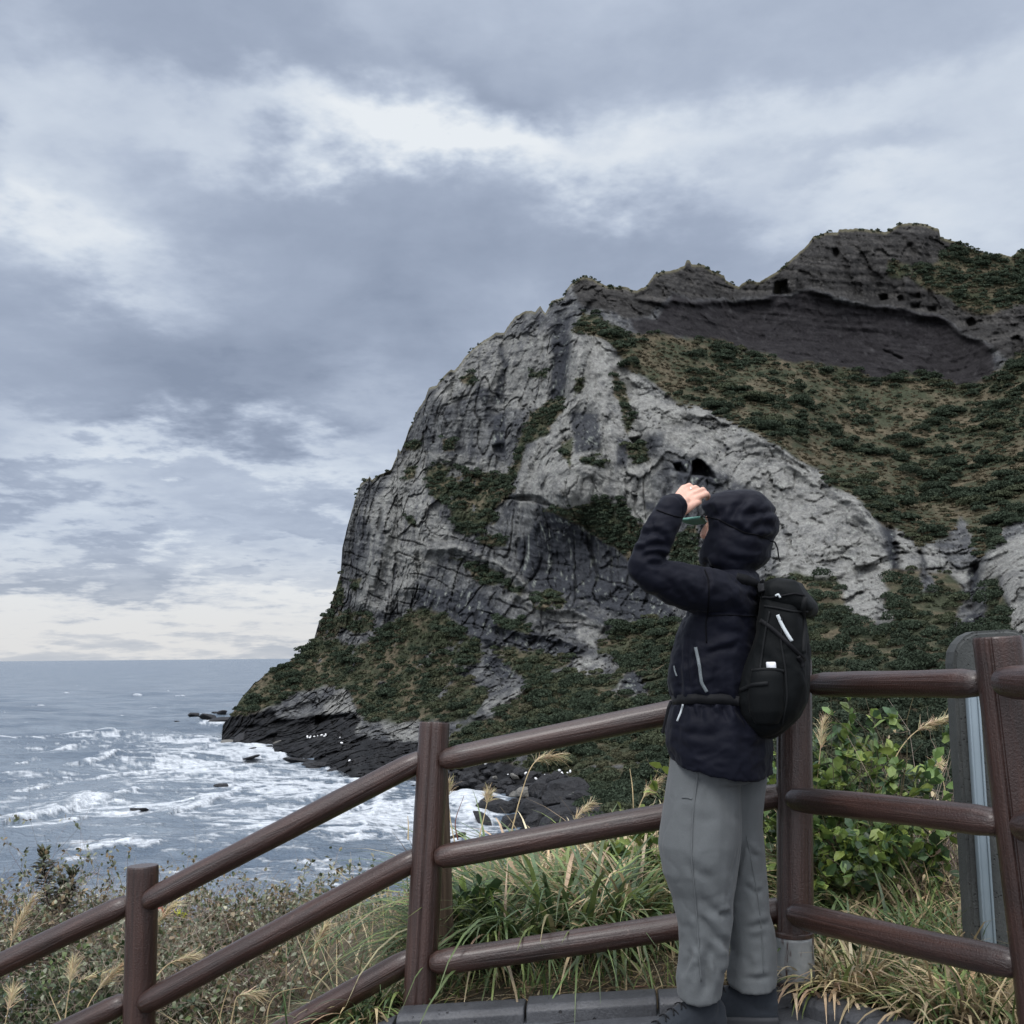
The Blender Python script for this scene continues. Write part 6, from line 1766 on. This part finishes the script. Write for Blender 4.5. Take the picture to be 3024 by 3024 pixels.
# ---- trousers
tr = Body()
for rows, df in ((LEGL, dl), (LEGR, dr)):
    R = [oval(at((rows[0][1] + rows[0][2]) / 2 + 10, 2170, df(2170)), .105, .10, 2.2, 26)]
    for k, (y, l, r) in enumerate(rows):
        rs = (r - l) / 2 / 3024 * df(y) * 1.02
        tl = None
        if k == len(rows) - 1: tl = np.array([.0, .25, 0])
        R.append(oval(at((l + r) / 2, y, df(y)), half_width(l, r, rs * .9, df(y), 1), rs, 2.25, 26, tl))
    R.append(R[-1] - UP * .012)
    tr.rings(R)
tr.rings([oval(Z4(1010, y), rf, rs, 2.3) for y, rf, rs in ((1560, .12, .17), (1660, .135, .185), (1780, .135, .19), (1840, .11, .17))])
me = tr.fuse(.0055, 3)
V, N = get_vn(me)
zz = V[:, 2]
wr = (ridged(V * np.array([7, 7, 2.6]) + .4 * fbm(V * 4, 2)[:, None], 2, .45, seed=97) - .55) * .006
lowz = sstep(zz, .62, .1)
wr -= ridged(V * np.array([6, 6, 4.0]) + np.array([0, 0, 1.]) * V[:, :1] * 5 + .6 * fbm(V * 5, 2)[:, None], 1, seed=123) ** 6 * .002
wr += (ridged(V * np.array([10, 10, 3.]) + np.array([1, 0, .4]) * zz[:, None] * 5 + .5 * fbm(V * 8, 2)[:, None], 2, .5, seed=98) - .5) * .006 * (.18 + .82 * lowz)
kn = np.exp(-((zz - .50) / .07) ** 2)
wr -= kn * .003 * ridged(np.stack([V[:, 0] * 4 + zz * 6, V[:, 1] * 4, zz * 15 - V[:, 0] * 8], 1), 2, seed=120)
V = V + N * wr[:, None]
V = folds(V, N, [(z3(880, 480, 850, 650, 838, 850, 812, 1060), 13, -.010), (z3(940, 520, 1020, 680, 1050, 860), 12, .011), (z3(850, 250, 980, 420, 1115, 610), 13, .011), (z3(740, 560, 770, 640, 720, 760, 668, 860), 11, .010), (z3(800, 560, 810, 690, 700, 830), 9, -.006), (z3(1040, 270, 1110, 250, 1165, 235), 9, .010),
    (z3(1000, 480, 1070, 560, 1110, 640), 10, -.006), (z3(900, 700, 930, 860, 920, 1020), 11, .006), (z3(700, 300, 760, 400, 800, 560), 13, .006), (z3(1280, 385, 1440, 340, 1540, 335), 10, .007), (z3(1300, 470, 1420, 470, 1520, 430), 11, .004), (z3(1250, 850, 1400, 860, 1540, 840), 9, .006), (z3(1300, 620, 1340, 740, 1320, 860), 12, .005),
    (cc7(345, 870, 300, 1000, 268, 1130), 10, .009), (cc7(350, 900, 380, 960, 420, 990), 8, .007), (cc7(60, 1180, 150, 1280, 240, 1310), 14, .006), (cc7(-20, 980, 80, 1080, 160, 1110), 16, .005), (cc7(330, 1130, 390, 1180, 450, 1170), 9, .005), (cc7(100, 560, 120, 760, 110, 900), 18, .003), (cc7(-50, 700, 60, 760, 200, 780), 18, .003), (cc7(200, 600, 260, 720, 330, 800), 16, .004)])
set_v(me, V)
trous = link('trousers', me, M_PANT, person, True)
trous['label'] = 'loose grey trousers, creased at the knees and shins'

# ---- shoes
def shoe(ankle, ydir, floor, name='shoe'):
    f = unit(np.array([math.cos(ydir), math.sin(ydir), 0])); l = np.array([-f[1], f[0], 0])
    o0 = np.array([ankle[0], ankle[1], floor]) - f * .075
    prof_ = [(0.0, .030, .105), (.02, .036, .128), (.06, .040, .138), (.10, .041, .130), (.14, .043, .112), (.18, .046, .090), (.22, .047, .066), (.26, .044, .055), (.285, .033, .045), (.298, .016, .034)]
    B_ = Body(); R = []
    for x, w, hgt in prof_:
        th = np.arange(20) / 20 * 2 * math.pi
        y = np.cos(th); z = np.sin(th)
        pw = np.sign(z) * np.abs(z) ** .8
        R.append(o0 + f * x + (y * w)[:, None] * l + (np.where(z > 0, pw * (hgt - .03), pw * .02) + .035)[:, None] * UP)
    B_.rings(R)
    B_.chain([o0 + f * .060 + UP * .07, o0 + f * .064 + UP * .128], [.044, .045])
    me = B_.fuse(.0045, 4); V, N = get_vn(me)
    V += N * ((ridged(V * 16, 2, seed=99) - .5) * .0035)[:, None]; set_v(me, V)
    sh = link(name, me, M_SHOE, person, True)
    S_ = Body(); R = []
    for zq, g in ((-.002, -.004), (.006, .002), (.026, .004), (.032, -.002)):
        ring = []
        for x, w, _ in prof_: ring.append((x * 1.01, w + .005 + g))
        for x, w, _ in prof_[::-1]: ring.append((x * 1.01, -(w + .005 + g)))
        R.append(np.array([o0 + f * x + l * w + UP * (zq + .012 * max(0, (x - .22) / .08)) for x, w in ring]))
    S_.rings(R); link('sole', S_.fuse(.004, 2), M_SOLE, sh, True)
    s = Soup()
    for k in range(5):
        x = .115 + k * .026; hz = np.interp(x, [q[0] for q in prof_], [q[2] for q in prof_]) + .006
        w = .024
        for sg in (1, -1):
            P_ = [o0 + f * (x + .02 * (i - .5) * sg * .8) + l * w * (2 * i - 1) + UP * (hz - .010 * abs(2 * i - 1) ** 2 + .003) for i in np.linspace(0, 1, 6)]
            tube(s, P_, .0022, .0022, np.array([.02, .02, .02]), 5)
    link('lace', s.mesh('lace'), M_STRAP, sh)
    return sh


al = at(2068, 2960, dl(2950)); ar = at(2222, 2925, dr(2916))
shoe(al, math.radians(196), zpath(al[0]) + .001)
shoe(ar, math.radians(172), zpath(ar[0]) + .001)

# ---- backpack
PC = 3.30
pack = empty('backpack', Z4(1330, 1580, PC))
tag(pack, 'black backpack with a top lid worn on the person\'s back', 'backpack'); pack['kind'] = 'thing'
bp = Body()
BR = [(755, 1255, 1478, .115), (800, 1244, 1502, .135), (870, 1236, 1520, .145), (960, 1222, 1528, .150), (1080, 1198, 1533, .152), (1200, 1156, 1536, .152), (1300, 1120, 1530, .150), (1390, 1106, 1508, .147), (1470, 1132, 1474, .140), (1535, 1172, 1428, .125), (1575, 1220, 1382, .095), (1592, 1262, 1338, .055)]
bp.rings([oval(Z4((a + c) / 2, y, PC), half_width(a, c, rs, PC), rs, 3.4, 36) for y, a, c, rs in BR])
me = bp.fuse(.006, 4); V, N = get_vn(me)
V += N * ((ridged(V * np.array([7, 7, 6.]) + .4 * fbm(V * 6, 2)[:, None], 3, seed=110) - .55) * .013)[:, None]; set_v(me, V)
link('main_body', me, M_PACK, pack, True)
ld = Body()
LR = [(706, 1290, 1430, .10), (722, 1262, 1500, .135), (760, 1246, 1525, .150), (800, 1250, 1556, .155), (840, 1278, 1585, .153), (876, 1318, 1592, .142), (904, 1385, 1578, .115), (918, 1430, 1545, .07)]
ld.rings([oval(Z4((a + c) / 2, y, PC), half_width(a, c, rs, PC), rs, 3.4, 36) for y, a, c, rs in LR])
me = ld.fuse(.0055, 3); V, N = get_vn(me)
V += N * ((ridged(V * 8 + .4 * fbm(V * 6, 2)[:, None], 2, seed=111) - .55) * .010)[:, None]; set_v(me, V)
lid = link('lid', me, M_PACK, pack, True)
pk_ = Body()
PKR = [(1208, 1205, 1372, .045), (1240, 1195, 1380, .055), (1350, 1185, 1385, .060), (1450, 1190, 1380, .056), (1520, 1220, 1350, .04)]
pk_.rings([oval(Z4((a + c) / 2, y, PC - .118), half_width(a, c, .03, PC - .118), rs, 2.4, 24) for y, a, c, rs in PKR])
link('side_pocket', pk_.fuse(.005, 3), M_PACK, pack, True)

from mathutils.bvhtree import BVHTree


def bvh_of(objs):
    V, F, n = [], [], 0
    for o in objs:
        V += [v.co.copy() for v in o.data.vertices]; F += [tuple(i + n for i in p_.vertices) for p_ in o.data.polygons]; n = len(V)
    return BVHTree.FromPolygons(V, F)


BV = bvh_of([jacket, hood, lid] + [c for c in pack.children])


def on_cloth(px, py, lift=.003):
    """point of the clothing seen at a photo position, lifted off its surface"""
    d = Vector(rays(px, py)); hit, nrm, *_ = BV.ray_cast(Vector(CAM), d.normalized())
    if hit is None: return at(px, py, PC)
    if nrm.dot(d) > 0: nrm = -nrm
    return np.array(hit + nrm * lift)


def strip(name, pts4, w, mat, parent, lift=.002, thick=.003):
    """webbing or tape laid along the surface"""
    P0 = np.array([(1600 + x / 1.932, 1350 + y / 1.932) for x, y in pts4], float)
    u_ = np.linspace(0, len(P0) - 1, 8 * (len(P0) - 1) + 1)
    Q = np.stack([np.interp(u_, np.arange(len(P0)), P0[:, k]) for k in (0, 1)], 1)
    P_ = np.array([on_cloth(x, y, lift) for x, y in Q])
    for _ in range(3): P_[1:-1] = (P_[:-2] + P_[1:-1] * 2 + P_[2:]) / 4
    P_ = P_ + unit(CAM - P_) * .002
    T_ = unit(np.gradient(P_, axis=0)); s_ = unit(np.cross(T_, unit(CAM - P_)))
    V = np.concatenate([P_ - s_ * w, P_ + s_ * w]); n = len(P_)
    F = np.array([[i, i + 1, n + i + 1, n + i] for i in range(n - 1)])
    o = link(name, mesh_np(name, V, F), mat, parent, True)
    md = o.modifiers.new('thickness', 'SOLIDIFY'); md.thickness = thick; md.offset = 0
    return o


strip('reflective_strip', [(808, 1412), (795, 1460), (774, 1508)], .0032, M_REFL, jacket)
strip('pocket_zip', [(880, 1085), (893, 1150), (905, 1230), (914, 1290), (942, 1340)], .0050, M_ZIP, jacket)
strip('front_zip', [(757, 1190), (762, 1220), (772, 1250)], .0025, M_ZIP, jacket)
strip('reflective_strip', [(1345, 900), (1365, 945), (1395, 1000), (1426, 1050)], .0052, M_REFL, pack)
strip('strap', [(1110, 690), (1160, 700), (1205, 722), (1250, 760)], .016, M_STRAP, pack, .002, .005)
strip('compression_strap', [(1250, 930), (1330, 990), (1420, 1075), (1500, 1160)], .006, M_STRAP, pack)
strip('hip_belt', [(748, 1386), (830, 1378), (930, 1376), (1030, 1380), (1130, 1392)], .015, M_STRAP, pack, .003, .004)
strip('lid_zip', [(1262, 800), (1310, 800), (1370, 790), (1440, 778), (1500, 790)], .0028, M_STRAP, lid)
strip('zip_pull', [(1334, 790), (1350, 782), (1362, 800)], .0030, M_REFL, lid, .005)
strip('grab_loop', [(1240, 715), (1262, 735), (1270, 765)], .012, M_STRAP, pack, .006, .006)
strip('side_buckle', [(1460, 1140), (1478, 1165), (1485, 1200)], .006, M_STRAP, pack, .004, .008)
s = Soup(); tube(s, [Z4(738, 1392, 3.29), Z4(722, 1430, 3.285), Z4(706, 1500, 3.285), Z4(688, 1575, 3.29)], .005, .004, np.array([.014, .014, .017]), 6)
link('belt_tail', s.mesh('belt_tail'), M_STRAP, pack)
# water bottle in the side pocket
bc = on_cloth(1600 + 1310 / 1.932, 1350 + 1225 / 1.932, .0)
bc = np.array([bc[0], bc[1] + .036, bc[2]])
top_ = Z4(1311, 1168, bc[1]); bot_ = top_ - UP * .15 + np.array([.004, .0, 0])
bottle = empty('water_bottle', bot_); tag(bottle, 'water bottle with a white cap standing in the backpack\'s side pocket', 'bottle'); bottle['kind'] = 'thing'
V, F, G = revolve(bot_, top_ - UP * .026, [(0, .026), (.05, .030), (.75, .030), (.93, .016), (1, .0155)], [0, .02, .05, .3, .6, .75, .82, .88, .93, 1], 28, lump=0)
link('flask', mesh_np('flask', V, F), mat_simple('bottle_plastic', (.10, .13, .15), .25, 60, .1), bottle, True)
V, F, G = revolve(top_ - UP * .027, top_, [(0, .0175), (.9, .0175), (1, .0155)], [0, .06, .5, .9, 1], 30, lump=0)
link('cap', mesh_np('cap', V, F), mat_simple('white_cap', (.74, .76, .80), .45, 60, .05), bottle, True)

M_WEB = cloth('web_light', (.0095, .0105, .0115), .6, 500, .02)
strip('seam', [(1300, 880), (1275, 1000), (1255, 1140), (1245, 1210)], .003, M_WEB, pack, .001, .003)
strip('seam', [(1370, 920), (1365, 1060), (1390, 1210), (1400, 1380), (1370, 1530)], .003, M_WEB, pack, .001, .003)
strip('pocket_hem', [(1200, 1218), (1260, 1212), (1330, 1212), (1380, 1222)], .005, M_WEB, pack, .001, .003)
strip('compression_strap', [(1135, 1330), (1200, 1300), (1290, 1290)], .006, M_WEB, pack, .002, .003)
strip('seam', [(1270, 850), (1340, 860), (1430, 880), (1520, 880)], .003, M_WEB, lid, .001, .003)
strip('lid_strap', [(1500, 800), (1490, 860), (1492, 960), (1488, 1120)], .008, M_WEB, pack, .002, .003)
BVT = bvh_of([trous])
BV_, BV = BV, BVT
c7s = lambda *a: [((2024 + a[i] / 1.932 - 1600) * 1.932, (2024 + a[i + 1] / 1.932 - 1350) * 1.932) for i in range(0, len(a), 2)]
M_SEAM = cloth('seam_thread', (.100, .108, .112), .9, 800, .05)
strip('side_seam', c7s(70, 500, 40, 760, 35, 1000, 60, 1250, 75, 1480, 90, 1690), .0022, M_SEAM, trous, .0004, .0015)
strip('side_seam', c7s(350, 860, 420, 1240, 440, 1480, 445, 1640), .0013, M_SEAM, trous, .0004, .0015)
strip('pocket_edge', c7s(-20, 640, 10, 640, 38, 648), .0026, M_SEAM, trous, .0004, .0015)
BV = BV_
M_JSEAM = cloth('jacket_seam', (.0016, .0017, .003), .7, 700, .0)
strip('seam', [(930, 640), (950, 690), (955, 760), (950, 860), (935, 950), (940, 1060)], .0018, M_JSEAM, jacket, .0005, .002)
strip('seam', [(950, 905), (1050, 900), (1150, 905), (1220, 910)], .0016, M_JSEAM, jacket, .0005, .002)
strip('seam', [(905, 340), (960, 345), (1020, 360), (1090, 400), (1160, 432), (1240, 445), (1300, 470)], .0018, M_JSEAM, hood, .0005, .002)
strip('seam', [(655, 300), (700, 318), (750, 335), (800, 345)], .0018, M_JSEAM, jacket, .0005, .002)
# ------------------------------------------------------------------ rocks on the shore, washed-up floats
def boulder_mesh(seed, flat=.7):
    rg = np.random.default_rng(seed)
    bm = bmesh.new(); bmesh.ops.create_icosphere(bm, subdivisions=4, radius=1)
    V = np.array([v.co[:] for v in bm.verts])
    # cut by random planes so that it reads as broken rock
    for _ in range(11):
        n = unit(rg.normal(size=3)); c = rg.uniform(.52, .88)
        d = V @ n; V = V - np.maximum(d - c, 0)[:, None] * n * .92
    V = V * (1 + .10 * fbm(V * 2.2 + seed, 3)[:, None] + .05 * fbm(V * 7 + seed, 2)[:, None])
    V[:, 2] *= flat; V[:, 0] *= 1.2
    for v, q in zip(bm.verts, V): v.co = q
    me = bpy.data.meshes.new('boulder'); bm.to_mesh(me); bm.free()
    return me


m, t, p, out = material('wet_basalt')
geo = nd(t, 'ShaderNodeNewGeometry'); pos = geo.outputs['Position']
oi = nd(t, 'ShaderNodeObjectInfo')
n1 = noise(t, pos, 1.4, 7, .65).outputs['Fac']
c = ramp(t, n1, [(.3, (.007, .0075, .009)), (.55, (.015, .0155, .018)), (.75, (.036, .036, .038))])
c = mixc(t, math_node(t, 'MULTIPLY', smooth(t, oi.outputs['Random'], .93, .96), .8), c, (.17, .165, .15))
setcol(t, p, c); p.inputs['Roughness'].default_value = .6; p.inputs['Specular IOR Level'].default_value = .3; bump(t, p, n1, .9, .6)
M_WET = m
BM = [boulder_mesh(k, .62 + .1 * (k % 3)) for k in range(7)]
for q in BM: q.materials.append(M_WET)
hillV = VV
rg = np.random.default_rng(200)


def put_rock(name, px, py, size, label, group, cat='rock', z=None, dist=None, flat=1.0, sink=.25):
    if dist is None: w = sea_at(np.array(float(px)), np.array(float(py)))
    else: w = at(px, py, dist)
    o = bpy.data.objects.new(name, BM[rg.integers(0, len(BM))]); COL.objects.link(o)
    o.location = (w[0], w[1], w[2] + size * (.62 * flat - sink))
    o.rotation_euler = (rg.normal() * .25, rg.normal() * .25, rg.uniform(0, 6.28))
    s = size * rg.uniform(.85, 1.2, 3); o.scale = (s[0], s[1], s[2] * flat)
    tag(o, label, cat, group, 'thing')
    return o


BOUL = 'dark wet basalt boulder on the rocky shore below the cliff'
# boulders heaped between the water and the slope
n = 0
while n < 150:
    px = rg.uniform(1270, 1790); t_ = rg.random()
    low = np.interp(px, [1270, 1316, 1445, 1500, 1560, 1800], [2312, 2324, 2356, 2405, 2450, 2470]); hi = np.interp(px, [1270, 1400, 1600, 1700, 1800], [2285, 2255, 2290, 2335, 2380])
    py = hi + (low - hi) * t_
    dd = float(tps(np.array([[px]]), np.array([[py]]))[0, 0]) - 1.0
    near = sstep(px, 1500, 1650) * t_
    s = rg.uniform(.5, 1.5) * (1 + .9 * near)
    put_rock('boulder', px, py, s, BOUL, 'boulders on the shore', dist=dd - s * .3, sink=.45); n += 1
for (px, py, s) in ((1452, 2395, 3.4), (1480, 2400, 2.2), (1520, 2440, 2.4), (1630, 2360, 2.9), (1660, 2375, 2.6), (1690, 2350, 3.0), (1585, 2395, 2.6), (1700, 2400, 2.6), (1560, 2345, 2.0), (1610, 2330, 2.2), (1420, 2365, 1.6), (1650, 2310, 2.2)):
    dd = float(tps(np.array([[px]]), np.array([[py]]))[0, 0]) - 3
    put_rock('boulder', px, py, s, BOUL, 'boulders on the shore', dist=dd, sink=.5)
ROCKS = 'low dark rock breaking the surface among the foam'
for (px, py, s, fl) in ((575, 2116, 2.6, .6), (612, 2122, 4.2, .5), (640, 2112, 2.4, .7), (656, 2113, 2.2, .8), (566, 2138, 1.8, .5), (586, 2139, 1.8, .7), (606, 2133, 1.6, .5), (650, 2137, 4.6, .45), (523, 2133, 1.5, .5), (634, 2136, 2, .4), (676, 2196, 2.4, .5), (714, 2199, 2.6, .9), (740, 2217, 1.5, .4), (744, 2238, 3.0, .3), (788, 2213, 1.6, .5), (828, 2208, 2.6, .7), (850, 2207, 2.2, .6),
                        (655, 2320, 1.3, .35), (584, 2318, .6, .3), (424, 2394, .9, .45), (402, 2391, 1.0, .25), (334, 2423, 1.0, .35), (328, 2238, 1.2, .3), (905, 2254, 4.6, .3), (935, 2262, 4.0, .3), (990, 2252, 3, .4), (1010, 2280, 3.4, .3), (1345, 2478, 1.4, .5), (1425, 2424, 1.5, .5), (1372, 2395, 1.2, .4), (1010, 2456, .9, .3), (1175, 2320, 2, .4), (1230, 2318, 2, .5), (1100, 2310, 2.2, .4), (926, 2268, 2, .25), (655, 2450, .7, .3)):
    put_rock('sea_rock', px, py, s, ROCKS, 'rocks awash off the headland', flat=fl, sink=.12)

FL = Body(); FL.ball((0, 0, 0), (1.25, .8, .75), n=12)
fm_ = bpy.data.meshes.new('float'); fm_.from_pydata([tuple(v) for v in np.concatenate(FL.V)], [], FL.F); fm_.polygons.foreach_set('use_smooth', [True] * len(fm_.polygons))
fm_.materials.append(mat_simple('foam_plastic', (.75, .76, .77), .6))
for i, (px, py) in enumerate([(1435, 2254), (1553, 2284), (1597, 2268), (1610, 2290), (1640, 2274), (1652, 2275), (1660, 2283), (1583, 2300), (1591, 2266), (1668, 2295), (1676, 2282), (1629, 2296), (1500, 2287), (1650, 2290), (1684, 2278), (908, 2176), (918, 2174), (928, 2175), (938, 2173), (950, 2171), (958, 2174), (962, 2170), (915, 2178), (1004, 2178), (1009, 2194), (1032, 2246)]):
    o = bpy.data.objects.new('foam_float', fm_); COL.objects.link(o)
    dd = float(tps(np.array([[px]]), np.array([[py]]))[0, 0]) - (2.6 if px > 1300 else 3.2)
    o.location = at(px, py, dd); s = rg.uniform(.14, .34) * (1.15 if px < 1100 else 1); o.scale = (s, s, s); o.rotation_euler = (rg.normal(), rg.normal(), rg.normal())
    tag(o, 'white washed-up foam float among the dark rocks at the foot of the cliff', 'float', 'washed-up floats', 'thing')
